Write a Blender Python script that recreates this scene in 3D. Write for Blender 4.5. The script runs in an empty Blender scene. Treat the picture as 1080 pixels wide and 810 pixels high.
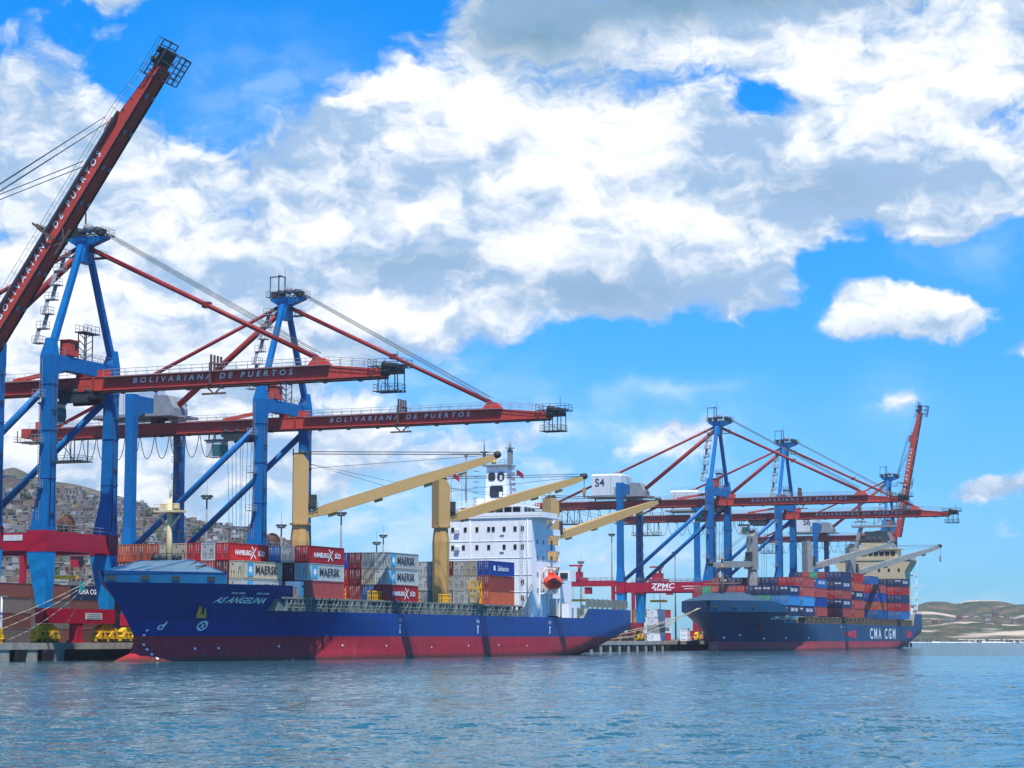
import bpy, bmesh, math, random
from mathutils import Vector, Matrix
R = math.radians
random.seed(7)
SC = bpy.context.scene
COL = SC.collection

# ------------------------------------------------------------------ camera
CAM_H = 3.42
cam_d = bpy.data.cameras.new('camera')
cam_d.sensor_width = 36.0
cam_d.lens = 75.0
cam_d.clip_start = 0.5
cam_d.clip_end = 20000
cam = bpy.data.objects.new('camera', cam_d)
COL.objects.link(cam)
cam.location = (0, 0, CAM_H)
cam.rotation_euler = (R(90 + 6.8), 0, 0)
SC.camera = cam

# ------------------------------------------------------------------ sun, sky, exposure
SUN_EL = 66
SUN_AZ = (0.25, -0.968)
sd = Vector((SUN_AZ[0] * math.cos(R(SUN_EL)), SUN_AZ[1] * math.cos(R(SUN_EL)), math.sin(R(SUN_EL))))
sun_d = bpy.data.lights.new('sun', 'SUN')
sun_d.energy = 5.0
sun_d.angle = R(0.5)
sun_d.color = (1.0, 0.95, 0.87)
sun = bpy.data.objects.new('sun', sun_d)
COL.objects.link(sun)
sun.rotation_euler = (-sd).to_track_quat('-Z', 'Y').to_euler()
SC.view_settings.view_transform = 'Standard'
SC.view_settings.look = 'None'
SC.view_settings.exposure = 0.5
SC.view_settings.gamma = 1.0
SC.view_settings.use_curve_mapping = False
SC.cycles.max_bounces = 6
SC.cycles.glossy_bounces = 3
SC.cycles.diffuse_bounces = 3

world = bpy.data.worlds.new('World')
SC.world = world
world.use_nodes = True

def build_sky():
    nt = world.node_tree
    N, L = nt.nodes, nt.links
    N.clear()
    out = N.new('ShaderNodeOutputWorld')
    bg = N.new('ShaderNodeBackground')
    bg.inputs['Strength'].default_value = 0.10
    L.new(bg.outputs[0], out.inputs[0])
    sky = N.new('ShaderNodeTexSky')
    sky.sky_type = 'NISHITA'
    sky.sun_disc = False
    sky.sun_elevation = R(SUN_EL)
    sky.sun_rotation = math.atan2(SUN_AZ[0], SUN_AZ[1])
    sky.altitude = 0
    sky.air_density = 1.0
    sky.dust_density = 0.4
    sky.ozone_density = 2.5

    def plug(s, v):
        if isinstance(v, (int, float)):
            s.default_value = v
        elif isinstance(v, tuple):
            s.default_value = v
        else:
            L.new(v, s)

    def M(op, a, b=0.0, c=0.0, clamp=False):
        n = N.new('ShaderNodeMath')
        n.operation = op
        n.use_clamp = clamp
        plug(n.inputs[0], a); plug(n.inputs[1], b); plug(n.inputs[2], c)
        return n.outputs[0]

    def V(op, a, b=(0, 0, 0), c=(0, 0, 0), o=0):
        n = N.new('ShaderNodeVectorMath')
        n.operation = op
        plug(n.inputs[0], a)
        plug(n.inputs[1], b)
        if op == 'MULTIPLY_ADD':
            plug(n.inputs[2], c)
        return n.outputs[o]

    def sstep(x, lo, hi):
        n = N.new('ShaderNodeMapRange')
        n.interpolation_type = 'SMOOTHSTEP'
        plug(n.inputs['Value'], x)
        n.inputs['From Min'].default_value = lo
        n.inputs['From Max'].default_value = hi
        return n.outputs['Result']

    def mix(f, a, b):
        n = N.new('ShaderNodeMix')
        n.data_type = 'RGBA'
        plug(n.inputs[0], f); plug(n.inputs[6], a); plug(n.inputs[7], b)
        return n.outputs[2]

    def noise(vec, scale, detail=6.0, rough=0.55, dist=0.0, out=0):
        n = N.new('ShaderNodeTexNoise')
        n.inputs['Scale'].default_value = scale
        n.inputs['Detail'].default_value = detail
        n.inputs['Roughness'].default_value = rough
        n.inputs['Distortion'].default_value = dist
        L.new(vec, n.inputs['Vector'])
        return n.outputs[out]

    tc = N.new('ShaderNodeTexCoord')
    sep = N.new('ShaderNodeSeparateXYZ')
    L.new(V('NORMALIZE', tc.outputs['Generated']), sep.inputs[0])
    az = M('ARCTAN2', sep.outputs[0], sep.outputs[1])
    el = M('ARCSINE', sep.outputs[2])
    # sky map: hundredths of a degree-like units, 100 units = 2.5 degrees
    cmb = N.new('ShaderNodeCombineXYZ')
    L.new(M('MULTIPLY_ADD', az, 22.50, 5.40), cmb.inputs[0])
    L.new(M('MULTIPLY_ADD', el, -22.50, 6.73), cmb.inputs[1])
    uv = cmb.outputs[0]
    # turbulence
    w1 = V('SUBTRACT', noise(uv, 1.6, 3, 0.5, 0, 1), (0.5, 0.5, 0.5))
    w2 = V('SUBTRACT', noise(uv, 6.0, 4, 0.55, 0, 1), (0.5, 0.5, 0.5))
    uvw = V('MULTIPLY_ADD', w1, (0.75, 0.45, 0.0), uv)
    uvw = V('MULTIPLY_ADD', w2, (0.13, 0.09, 0.0), uvw)

    def blobs(lst, base):
        acc = base
        for (u, v, ru, rv, amp) in lst:
            d = V('MULTIPLY_ADD', uvw, (100 / ru, 100 / rv, 0), (-u / ru, -v / rv, 0))
            q = V('DOT_PRODUCT', d, d, o=1)
            e = M('EXPONENT', M('MULTIPLY', q, -1.0))
            acc = M('MULTIPLY_ADD', e, amp, acc)
        return acc

    bias = blobs(CLOUD_BIAS, -0.14)
    st = V('MULTIPLY', uvw, (0.75, 1.2, 1.0))
    n1 = noise(st, 1.35, 7, 0.50, 0.0)
    n2 = noise(V('ADD', st, (0.05, -0.17, 0.0)), 1.35, 7, 0.50, 0.0)
    mid = noise(V('MULTIPLY', uvw, (0.8, 1.35, 1)), 2.1, 8, 0.56, 0.0)
    fine = noise(V('MULTIPLY', uvw, (1, 1.5, 1)), 8.0, 5, 0.6)
    dens = M('ADD', M('MULTIPLY_ADD', M('SUBTRACT', n1, 0.5), 1.5, bias), M('MULTIPLY', M('SUBTRACT', fine, 0.5), 0.26))
    dens = M('MULTIPLY_ADD', M('SUBTRACT', mid, 0.5), 0.55, dens)
    alpha = sstep(dens, -0.10, 0.30)
    lit = M('MULTIPLY_ADD', M('SUBTRACT', n1, n2), 2.1, 0.27)
    lit = M('MULTIPLY_ADD', M('SUBTRACT', mid, 0.5), 2.6, lit)
    lit = M('MULTIPLY_ADD', M('SUBTRACT', fine, 0.5), 0.5, lit)
    lit = M('MULTIPLY_ADD', sstep(dens, 0.0, 0.7), 0.12, lit)
    lit = M('ADD', lit, blobs(CLOUD_LIGHT, 0.0))
    lit = sstep(lit, -0.10, 1.05)
    white = mix(lit, CLOUD_DARK, CLOUD_WHITE)
    white = mix(M('MULTIPLY', blobs(STORM, 0.0), M('MULTIPLY_ADD', mid, 1.3, 0.15), clamp=True), white, CLOUD_STORM)
    # bluer, deeper clear sky
    tint = N.new('ShaderNodeMix'); tint.data_type = 'RGBA'; tint.blend_type = 'MULTIPLY'
    tint.inputs[0].default_value = 1.0
    L.new(sky.outputs[0], tint.inputs[6])
    hi = sstep(el, 0.0, 0.30)
    L.new(mix(hi, SKY_LOW, SKY_HIGH), tint.inputs[7])
    veil = M('MULTIPLY', blobs(VEIL, 0.0), M('MULTIPLY_ADD', sstep(mid, 0.36, 0.64), 0.75, 0.35), clamp=True)
    base = mix(veil, tint.outputs[2], VEIL_COL)
    col = mix(M('MULTIPLY', alpha, 0.975), base, white)
    L.new(col, bg.inputs['Color'])

SKY_LOW = (0.27, 0.70, 1.25, 1)
SKY_HIGH = (0.0, 0.76, 1.5, 1)
CLOUD_WHITE = (7.9, 8.0, 8.15, 1)
CLOUD_DARK = (2.75, 4.05, 5.8, 1)
# u, v in sky-map hundredths (v grows downwards), radii, weight
CLOUD_BIAS = [
    (430, 120, 110, 70, .75), (640, 175, 200, 75, .85), (930, 110, 190, 70, .75), (700, 20, 260, 45, .75),
    (520, 250, 200, 90, .60), (760, 255, 130, 60, .50), (960, 185, 150, 45, .55), (1080, 40, 90, 60, .5),
    (40, 150, 90, 75, .62), (200, 215, 150, 60, .55), (90, 330, 160, 90, .75), (330, 330, 150, 60, .45), (590, 320, 70, 22, .4),
    (110, 10, 42, 16, .75), (15, 5, 30, 12, .6), (270, 400, 190, 60, .35), (60, 440, 160, 70, .6),
    (952, 336, 82, 26, 1.0), (1010, 255, 26, 20, .85), (755, 300, 95, 30, .5), (1078, 372, 14, 12, .7), (400, 500, 180, 45, .30), (715, 458, 48, 20, .7),
    (1035, 520, 50, 13, .75), (940, 425, 28, 16, .6), (1045, 215, 70, 34, .45), (150, 520, 160, 60, .28), (560, 470, 90, 25, .18),
    (300, 50, 120, 55, -.75), (200, 70, 60, 40, -.5), (380, 15, 100, 30, -.5), (812, 112, 42, 30, -.95), (960, 288, 100, 16, -.6), (858, 318, 26, 30, -.5), (760, 400, 200, 40, -.5), (1060, 300, 60, 40, -.5),
    (700, 560, 300, 60, -.22), (790, 360, 80, 16, -.5), (1000, 440, 120, 60, -.35), (880, 480, 150, 50, -.3), (640, 400, 130, 40, -.35),
]
CLOUD_LIGHT = [
    (560, 30, 75, 38, -.65), (720, 8, 150, 24, -.6), (350, 140, 70, 30, -.30), (330, 185, 80, 24, -.25), (440, 280, 80, 24, -.5),
    (625, 305, 95, 24, -.55), (870, 200, 80, 28, -.5), (480, 175, 60, 26, -.3), (770, 165, 60, 26, -.35), (960, 205, 90, 30, -.45), (250, 120, 80, 40, -.2),
    (680, 330, 110, 20, -.35), (60, 130, 80, 60, -.1), (950, 364, 85, 7, -.35), (250, 300, 70, 25, -.25), (820, 320, 70, 20, -.3),
    (400, 95, 62, 42, .6), (500, 85, 60, 40, .5), (450, 145, 70, 35, .3), (590, 145, 80, 40, .6), (640, 195, 90, 40, .55), (560, 270, 75, 26, .6),
    (320, 240, 70, 26, .4), (740, 242, 55, 20, .5), (735, 70, 70, 30, .35), (900, 45, 70, 30, .35), (950, 112, 100, 42, .6), (1045, 125, 50, 40, .4),
    (582, 336, 50, 12, .6), (950, 325, 80, 24, .6), (70, 320, 120, 70, .4), (180, 215, 60, 35, .25), (440, 215, 50, 22, .3), (100, 420, 120, 60, .3), (700, 455, 45, 20, .3), (380, 330, 60, 22, .3),
]
STORM = [(560, 45, 85, 32, .9), (700, 5, 170, 26, .95), (880, 0, 120, 16, .6), (640, 306, 95, 20, .45), (440, 282, 80, 20, .35), (870, 205, 80, 20, .35)]
CLOUD_STORM = (1.45, 2.65, 3.75, 1)
VEIL = [(360, 530, 330, 75, .62), (150, 470, 220, 110, .35), (620, 600, 260, 70, .38), (600, 440, 130, 25, .28), (720, 460, 70, 28, .3), (715, 412, 70, 10, .45), (1030, 260, 60, 40, .3), (640, 452, 60, 12, .35), (440, 400, 90, 40, .25), (940, 430, 45, 30, .25), (280, 110, 90, 60, .3), (1000, 655, 200, 22, .35)]
VEIL_COL = (5.2, 6.6, 7.4, 1)
build_sky()

# ------------------------------------------------------------------ helpers
TH = R(67.3)                                   # direction of the quay
UX, UY = math.cos(TH), math.sin(TH)            # along the quay, away from the camera
A0 = (-27.2, 346.0)
QZ = 2.6                                       # quay deck height above the water

def W(p, q, z=0.0):
    return Vector((A0[0] + p * UX - q * UY, A0[1] + p * UY + q * UX, z))

def at(x, y_depth, z):
    return Vector(((x - 540) / 2250 * y_depth, y_depth, z))

class MB:
    def __init__(s):
        s.v, s.f, s.m, s.sm = [], [], [], []
    def add(s, vs, fs, m=0, smooth=False):
        o = len(s.v)
        s.v += [tuple(v) for v in vs]
        for f in fs:
            s.f.append(tuple(i + o for i in f)); s.m.append(m); s.sm.append(smooth)
        return s
    def box(s, c, d, m=0, rz=0.0):
        x, y, z = d[0] / 2, d[1] / 2, d[2] / 2
        vs = [(-x, -y, -z), (x, -y, -z), (x, y, -z), (-x, y, -z), (-x, -y, z), (x, -y, z), (x, y, z), (-x, y, z)]
        if rz:
            k, n = math.cos(rz), math.sin(rz)
            vs = [(a * k - b * n, a * n + b * k, e) for a, b, e in vs]
        vs = [(a + c[0], b + c[1], e + c[2]) for a, b, e in vs]
        return s.add(vs, [(3, 2, 1, 0), (4, 5, 6, 7), (0, 1, 5, 4), (1, 2, 6, 5), (2, 3, 7, 6), (3, 0, 4, 7)], m)
    def ring(s, secs, m=0, caps=True, smooth=False):
        """loft between equal-length closed sections"""
        n = len(secs[0]); vs = []; fs = []
        for q in secs: vs += list(q)
        for i in range(len(secs) - 1):
            for j in range(n):
                k = (j + 1) % n
                fs.append((i * n + j, i * n + k, (i + 1) * n + k, (i + 1) * n + j))
        if caps:
            fs.append(tuple(range(n - 1, -1, -1)))
            fs.append(tuple(range((len(secs) - 1) * n, len(secs) * n)))
        return s.add(vs, fs, m, smooth)
    def column(s, secs, m=0):
        """secs: (x0,x1,y0,y1,z) rectangles stacked upwards"""
        return s.ring([[(a, c, z), (b, c, z), (b, d, z), (a, d, z)] for a, b, c, d, z in secs], m)
    def bar(s, p0, p1, w, h, m=0):
        p0, p1 = Vector(p0), Vector(p1)
        d = (p1 - p0).normalized()
        up = Vector((0, 0, 1)) if abs(d.z) < 0.97 else Vector((0, 1, 0))
        a = d.cross(up).normalized() * (w / 2)
        b = a.cross(d).normalized() * (h / 2)
        secs = [[p - a - b, p + a - b, p + a + b, p - a + b] for p in (p0, p1)]
        return s.ring(secs, m)
    def tube(s, p0, p1, r, n=8, r2=None, m=0, caps=True):
        p0, p1 = Vector(p0), Vector(p1)
        r2 = r if r2 is None else r2
        d = (p1 - p0).normalized()
        up = Vector((0, 0, 1)) if abs(d.z) < 0.97 else Vector((0, 1, 0))
        a = d.cross(up).normalized(); b = a.cross(d).normalized()
        sec = []
        for p, rr in ((p0, r), (p1, r2)):
            sec.append([p + a * math.cos(2 * math.pi * i / n) * rr + b * math.sin(2 * math.pi * i / n) * rr for i in range(n)])
        return s.ring(sec, m, caps, n > 5)
    def path(s, pts, r, n=5, m=0):
        for i in range(len(pts) - 1):
            s.tube(pts[i], pts[i + 1], r, n, m=m)
        return s
    def prism(s, poly, axis, a, b, m=0):
        def mk(u, v, t):
            return (t, u, v) if axis == 'x' else (u, t, v) if axis == 'y' else (u, v, t)
        return s.ring([[mk(u, v, a) for u, v in poly], [mk(u, v, b) for u, v in poly]], m)
    def rail(s, p0, p1, h=1.1, step=2.0, r=0.035, m=0, mid=True):
        p0, p1 = Vector(p0), Vector(p1)
        n = max(1, round((p1 - p0).length / step))
        Z = Vector((0, 0, h))
        for i in range(n + 1):
            p = p0.lerp(p1, i / n)
            s.tube(p, p + Z, r, 4, m=m)
        s.tube(p0 + Z, p1 + Z, r, 4, m=m)
        if mid: s.tube(p0 + Z * .5, p1 + Z * .5, r * .8, 4, m=m)
        return s
    def mesh(s, name, mats):
        me = bpy.data.meshes.new(name)
        me.from_pydata(s.v, [], s.f)
        for mt in mats: me.materials.append(mt)
        me.polygons.foreach_set('material_index', s.m)
        me.polygons.foreach_set('use_smooth', s.sm)
        bm = bmesh.new(); bm.from_mesh(me)
        bmesh.ops.recalc_face_normals(bm, faces=bm.faces)
        bm.to_mesh(me); bm.free()
        me.update()
        return me

def tag(o, label=None, cat=None, group=None, kind=None):
    if label: o['label'] = label
    if cat: o['category'] = cat
    if group: o['group'] = group
    if kind: o['kind'] = kind
    return o

def obj(name, data, parent=None, loc=None, label=None):
    o = bpy.data.objects.new(name, data)
    COL.objects.link(o)
    if parent: o.parent = parent
    if loc is not None: o.location = loc
    if label: o['label'] = label
    return o

def thing(name, label, cat, loc, rz=0.0, group=None):
    o = bpy.data.objects.new(name, None)
    o.empty_display_size = 1
    COL.objects.link(o)
    o.location = loc
    o.rotation_euler = (0, 0, rz)
    return tag(o, label, cat, group)

def part(name, mb, mats, parent, loc=None, label=None):
    if not isinstance(mats, (list, tuple)): mats = [mats]
    return obj(name, mb.mesh(name, mats), parent, loc, label)

def structure(name, mb, mats):
    if not isinstance(mats, (list, tuple)): mats = [mats]
    return tag(obj(name, mb.mesh(name, mats)), kind='structure')

def copy_tree(o, parent=None):
    c = o.copy()
    COL.objects.link(c)
    if parent: c.parent = parent
    for ch in list(o.children): copy_tree(ch, c)
    return c

# lettering -----------------------------------------------------------
_tx = {}
def text_geo(s, size=1.0, shear=0.0, bold=0.0, space=1.0, xs=1.0):
    key = (s, size, shear, bold, space, xs)
    if key in _tx: return _tx[key]
    cu = bpy.data.curves.new('lettering', 'FONT')
    cu.body = s; cu.size = size; cu.shear = shear; cu.offset = bold; cu.space_character = space
    cu.align_x = 'CENTER'; cu.align_y = 'CENTER'; cu.resolution_u = 3
    o = bpy.data.objects.new('lettering', cu); COL.objects.link(o)
    dg = bpy.context.evaluated_depsgraph_get()
    me = bpy.data.meshes.new_from_object(o.evaluated_get(dg))
    vs = [(v.co.x * xs, v.co.y) for v in me.vertices]
    fs = [tuple(p.vertices) for p in me.polygons]
    bpy.data.objects.remove(o); bpy.data.curves.remove(cu); bpy.data.meshes.remove(me)
    _tx[key] = (vs, fs)
    return vs, fs

def letter(mb, geo, fn, m=0):
    """geo flat outline, fn maps (x, y) to a point on the surface it is painted on"""
    vs, fs = geo
    return mb.add([fn(x, y) for x, y in vs], fs, m)

# materials -----------------------------------------------------------
def mat(name, rgb, rough=0.5, metal=0.0, var=0.15, scale=0.5, dirt=None, amt=0.0, dscale=(0.6, 0.6, 0.12), rand=0.0, bump=0.0, spec=0.25, thr=(0.5, 0.72)):
    m = bpy.data.materials.new(name); m.use_nodes = True
    nt = m.node_tree; N, L = nt.nodes, nt.links
    b = N['Principled BSDF']
    b.inputs['Roughness'].default_value = rough
    b.inputs['Metallic'].default_value = metal
    b.inputs['Specular IOR Level'].default_value = spec
    tc = N.new('ShaderNodeTexCoord')
    n = N.new('ShaderNodeTexNoise'); n.inputs['Scale'].default_value = scale; n.inputs['Detail'].default_value = 6
    n.inputs['Roughness'].default_value = 0.65
    L.new(tc.outputs['Object'], n.inputs['Vector'])
    mr = N.new('ShaderNodeMapRange'); mr.inputs['From Min'].default_value = 0.3; mr.inputs['From Max'].default_value = 0.7
    L.new(n.outputs[0], mr.inputs['Value'])
    mx = N.new('ShaderNodeMix'); mx.data_type = 'RGBA'
    mx.inputs[6].default_value = tuple(c * (1 - var) for c in rgb) + (1,)
    mx.inputs[7].default_value = tuple(min(1, c * (1 + var)) for c in rgb) + (1,)
    L.new(mr.outputs[0], mx.inputs[0])
    col = mx.outputs[2]
    if dirt:
        mp = N.new('ShaderNodeMapping'); mp.inputs['Scale'].default_value = dscale
        L.new(tc.outputs['Object'], mp.inputs['Vector'])
        d = N.new('ShaderNodeTexNoise'); d.inputs['Scale'].default_value = 2.2; d.inputs['Detail'].default_value = 7
        d.inputs['Roughness'].default_value = 0.7
        L.new(mp.outputs[0], d.inputs['Vector'])
        r2 = N.new('ShaderNodeMapRange'); r2.inputs['From Min'].default_value = thr[0]; r2.inputs['From Max'].default_value = thr[1]
        r2.inputs['To Max'].default_value = amt
        L.new(d.outputs[0], r2.inputs['Value'])
        m2 = N.new('ShaderNodeMix'); m2.data_type = 'RGBA'
        L.new(r2.outputs[0], m2.inputs[0]); L.new(col, m2.inputs[6]); m2.inputs[7].default_value = dirt + (1,)
        col = m2.outputs[2]
    if rand:
        oi = N.new('ShaderNodeObjectInfo')
        h = N.new('ShaderNodeHueSaturation')
        r3 = N.new('ShaderNodeMapRange'); r3.inputs['To Min'].default_value = 1 - rand; r3.inputs['To Max'].default_value = 1 + rand
        L.new(oi.outputs['Random'], r3.inputs['Value']); L.new(r3.outputs[0], h.inputs['Value'])
        L.new(col, h.inputs['Color']); col = h.outputs[0]
    L.new(col, b.inputs['Base Color'])
    if bump:
        bp = N.new('ShaderNodeBump'); bp.inputs['Strength'].default_value = bump; bp.inputs['Distance'].default_value = 0.05
        L.new(n.outputs[0], bp.inputs['Height']); L.new(bp.outputs[0], b.inputs['Normal'])
    return m

RUST = (0.16, 0.055, 0.02)
GRIME = (0.10, 0.09, 0.08)
def hull_mat(name, rgb, streak, amt, rough=.42):
    """ship side paint: welded plate seams, faded patches, runs of rust and scuffs"""
    m = mat(name, rgb, rough, var=.14, scale=.10, dirt=streak, amt=amt, dscale=(.5, .5, .05), thr=(.52, .78))
    nt = m.node_tree; N, L = nt.nodes, nt.links
    b = N['Principled BSDF']; src = b.inputs['Base Color'].links[0].from_socket
    tc = N.new('ShaderNodeTexCoord'); sp = N.new('ShaderNodeSeparateXYZ'); L.new(tc.outputs['Object'], sp.inputs[0])
    cb = N.new('ShaderNodeCombineXYZ'); L.new(sp.outputs[0], cb.inputs[0]); L.new(sp.outputs[2], cb.inputs[1])
    br = N.new('ShaderNodeTexBrick'); br.inputs['Scale'].default_value = 1.0; br.inputs['Brick Width'].default_value = 9.0; br.inputs['Row Height'].default_value = 2.1
    br.inputs['Mortar Size'].default_value = .06; br.inputs['Mortar Smooth'].default_value = .6
    br.inputs['Color1'].default_value = (.94, .94, .94, 1); br.inputs['Color2'].default_value = (1.08, 1.08, 1.08, 1); br.inputs['Mortar'].default_value = (.66, .64, .62, 1)
    L.new(cb.outputs[0], br.inputs['Vector'])
    mx = N.new('ShaderNodeMix'); mx.data_type = 'RGBA'; mx.blend_type = 'MULTIPLY'; mx.inputs[0].default_value = 1.0
    L.new(src, mx.inputs[6]); L.new(br.outputs['Color'], mx.inputs[7])
    # scuffs along the fender line
    mp = N.new('ShaderNodeMapping'); mp.inputs['Scale'].default_value = (.10, .10, 1.6); L.new(tc.outputs['Object'], mp.inputs[0])
    n = N.new('ShaderNodeTexNoise'); n.inputs['Scale'].default_value = 2.0; n.inputs['Detail'].default_value = 8; n.inputs['Roughness'].default_value = .75; L.new(mp.outputs[0], n.inputs['Vector'])
    r = N.new('ShaderNodeMapRange'); r.inputs['From Min'].default_value = .60; r.inputs['From Max'].default_value = .76; r.inputs['To Max'].default_value = .45; L.new(n.outputs[0], r.inputs['Value'])
    m2 = N.new('ShaderNodeMix'); m2.data_type = 'RGBA'; L.new(r.outputs[0], m2.inputs[0]); L.new(mx.outputs[2], m2.inputs[6])
    m2.inputs[7].default_value = tuple(.6 * c + .10 for c in rgb) + (1,)
    # weed and slime left at the waterline
    ad = N.new('ShaderNodeMath'); ad.operation = 'MULTIPLY_ADD'; L.new(n.outputs[0], ad.inputs[0]); ad.inputs[1].default_value = -1.6; L.new(sp.outputs[2], ad.inputs[2])
    r4 = N.new('ShaderNodeMapRange'); r4.inputs['From Min'].default_value = .15; r4.inputs['From Max'].default_value = -.45; r4.inputs['To Max'].default_value = .75; L.new(ad.outputs[0], r4.inputs['Value'])
    m4 = N.new('ShaderNodeMix'); m4.data_type = 'RGBA'; L.new(r4.outputs[0], m4.inputs[0]); L.new(m2.outputs[2], m4.inputs[6]); m4.inputs[7].default_value = (.045, .035, .02, 1)
    L.new(m4.outputs[2], b.inputs['Base Color'])
    return m

M_ = dict(
    crane_blue=mat('crane_blue', (0.001, 0.12, 0.34), .45, dirt=(0.01, .07, .2), amt=.5),
    crane_blue_pale=mat('crane_blue_pale', (0.002, 0.22, 0.50), .5, spec=.15, dirt=(.02, .15, .32), amt=.5),
    stay_red=mat('stay_red', (0.24, 0.022, 0.022), .5, dirt=(.10, .03, .03), amt=.5),
    crane_red=mat('crane_red', (0.44, 0.055, 0.038), .5, dirt=(.14, .05, .035), amt=.75),
    portal_red=mat('portal_red', (0.36, 0.008, 0.03), .45, dirt=(.18, .02, .03), amt=.4),
    dark_steel=mat('dark_steel', (0.035, 0.04, 0.045), .6),
    grey_steel=mat('grey_steel', (0.22, 0.24, 0.26), .55, dirt=RUST, amt=.4),
    rope=mat('rope', (0.05, 0.055, 0.06), .6),
    white=mat('white_paint', (0.78, 0.80, 0.82), .45, var=.04, dirt=(.45, .40, .34), amt=.35),
    house_white=mat('house_white', (0.54, 0.58, 0.60), .5, var=.06, dirt=(.35, .34, .32), amt=.5),
    letter_white=mat('letter_white', (0.85, 0.85, 0.83), .5, var=.05, dirt=(.45, .3, .28), amt=.3, dscale=(3, 3, 3)),
    letter_dark=mat('letter_dark', (0.02, 0.03, 0.045), .5),
    yellow=mat('bogie_yellow', (0.72, 0.40, 0.012), .5, dirt=(.12, .07, .02), amt=.8, dscale=(.9, .9, .5)),
    hull_blue=hull_mat('hull_blue', (0.001, 0.036, 0.205), (.07, .06, .07), .6, .38),
    hull_red=hull_mat('hull_red', (0.40, 0.018, 0.030), (.26, .11, .08), .75, .5),
    hull_navy=hull_mat('hull_navy', (0.003, 0.036, 0.12), (.03, .05, .09), .5, .42),
    hull_red_old=hull_mat('hull_red_old', (0.40, 0.05, 0.06), (.22, .11, .10), .6, .55),
    fore_blue=mat('forecastle_blue', (0.012, 0.15, 0.31), .5, dirt=(.07, .08, .09), amt=.55),
    fore_dark=mat('far_forecastle_blue', (0.010, 0.080, 0.165), .5, dirt=(.06, .07, .08), amt=.55),
    deck_green=mat('deck_grey_green', (0.17, 0.20, 0.185), .6, dirt=(.10, .08, .05), amt=.6),
    cream=mat('crane_cream', (0.43, 0.265, 0.090), .5, var=.08, dirt=(.32, .14, .03), amt=.5),
    cream_side=mat('crane_cream_clean', (0.44, 0.285, 0.110), .5, var=.05, dirt=(.4, .22, .07), amt=.3),
    house_cream=mat('deckhouse_cream', (0.50, 0.42, 0.27), .5, var=.05, dirt=(.4, .3, .17), amt=.4),
    ship_grey=mat('deck_crane_grey', (0.24, 0.25, 0.24), .5, dirt=(.13, .12, .09), amt=.5),
    glass=mat('dark_glass', (0.012, 0.016, 0.02), .12),
    orange=mat('lifeboat_orange', (0.75, 0.055, 0.02), .4, var=.06),
    concrete=mat('quay_concrete', (0.34, 0.33, 0.29), .85, scale=.35, dirt=(.10, .10, .085), amt=.8, bump=.3),
    concrete_dark=mat('recess_shade_concrete', (0.06, 0.062, 0.055), .8),  # concrete coloured dark to stand for shade in the recess behind the pillars
    rubber=mat('black_rubber', (0.012, 0.015, 0.02), .75),
    yard=mat('yard_asphalt', (0.13, 0.13, 0.125), .9, scale=.05),
    teal=mat('rat_guard_green', (0.02, 0.32, 0.30), .5),
    hawser=mat('hawser', (0.42, 0.36, 0.25), .8),
    pole=mat('pole_grey', (0.16, 0.175, 0.19), .5),
)
CONT = dict(
    red=('bright red', (0.42, 0.012, 0.014)), maroon=('dark maroon', (0.12, 0.010, 0.016)), rust=('rust red', (0.28, 0.045, 0.028)),
    orange=('orange', (0.45, 0.085, 0.03)), grey=('pale grey', (0.36, 0.38, 0.36)), beige=('beige grey', (0.42, 0.36, 0.25)),
    steel=('slate grey', (0.15, 0.19, 0.22)), blue=('royal blue', (0.008, 0.05, 0.30)), mid=('mid blue', (0.015, 0.115, 0.33)),
    navy=('navy blue', (0.008, 0.024, 0.085)), sky=('light blue', (0.03, 0.22, 0.50)), green=('green', (0.02, 0.30, 0.13)),
    salmon=('faded red', (0.36, 0.06, 0.05)), brown=('brown', (0.15, 0.05, 0.035)), white=('white', (0.70, 0.73, 0.74)), taupe=('grey brown', (0.15, 0.12, 0.10)),
    ochre=('ochre', (0.42, 0.22, 0.05)),
)
CM = {k: mat('container_' + k, c, .5, var=.10, scale=.7, dirt=(c[0] * .5 + .07, c[1] * .5 + .035, c[2] * .5 + .02), amt=.75, dscale=(1.2, 1.2, .3), rand=.28) for k, (n, c) in CONT.items()}
HAZE = 0.00007

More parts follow.
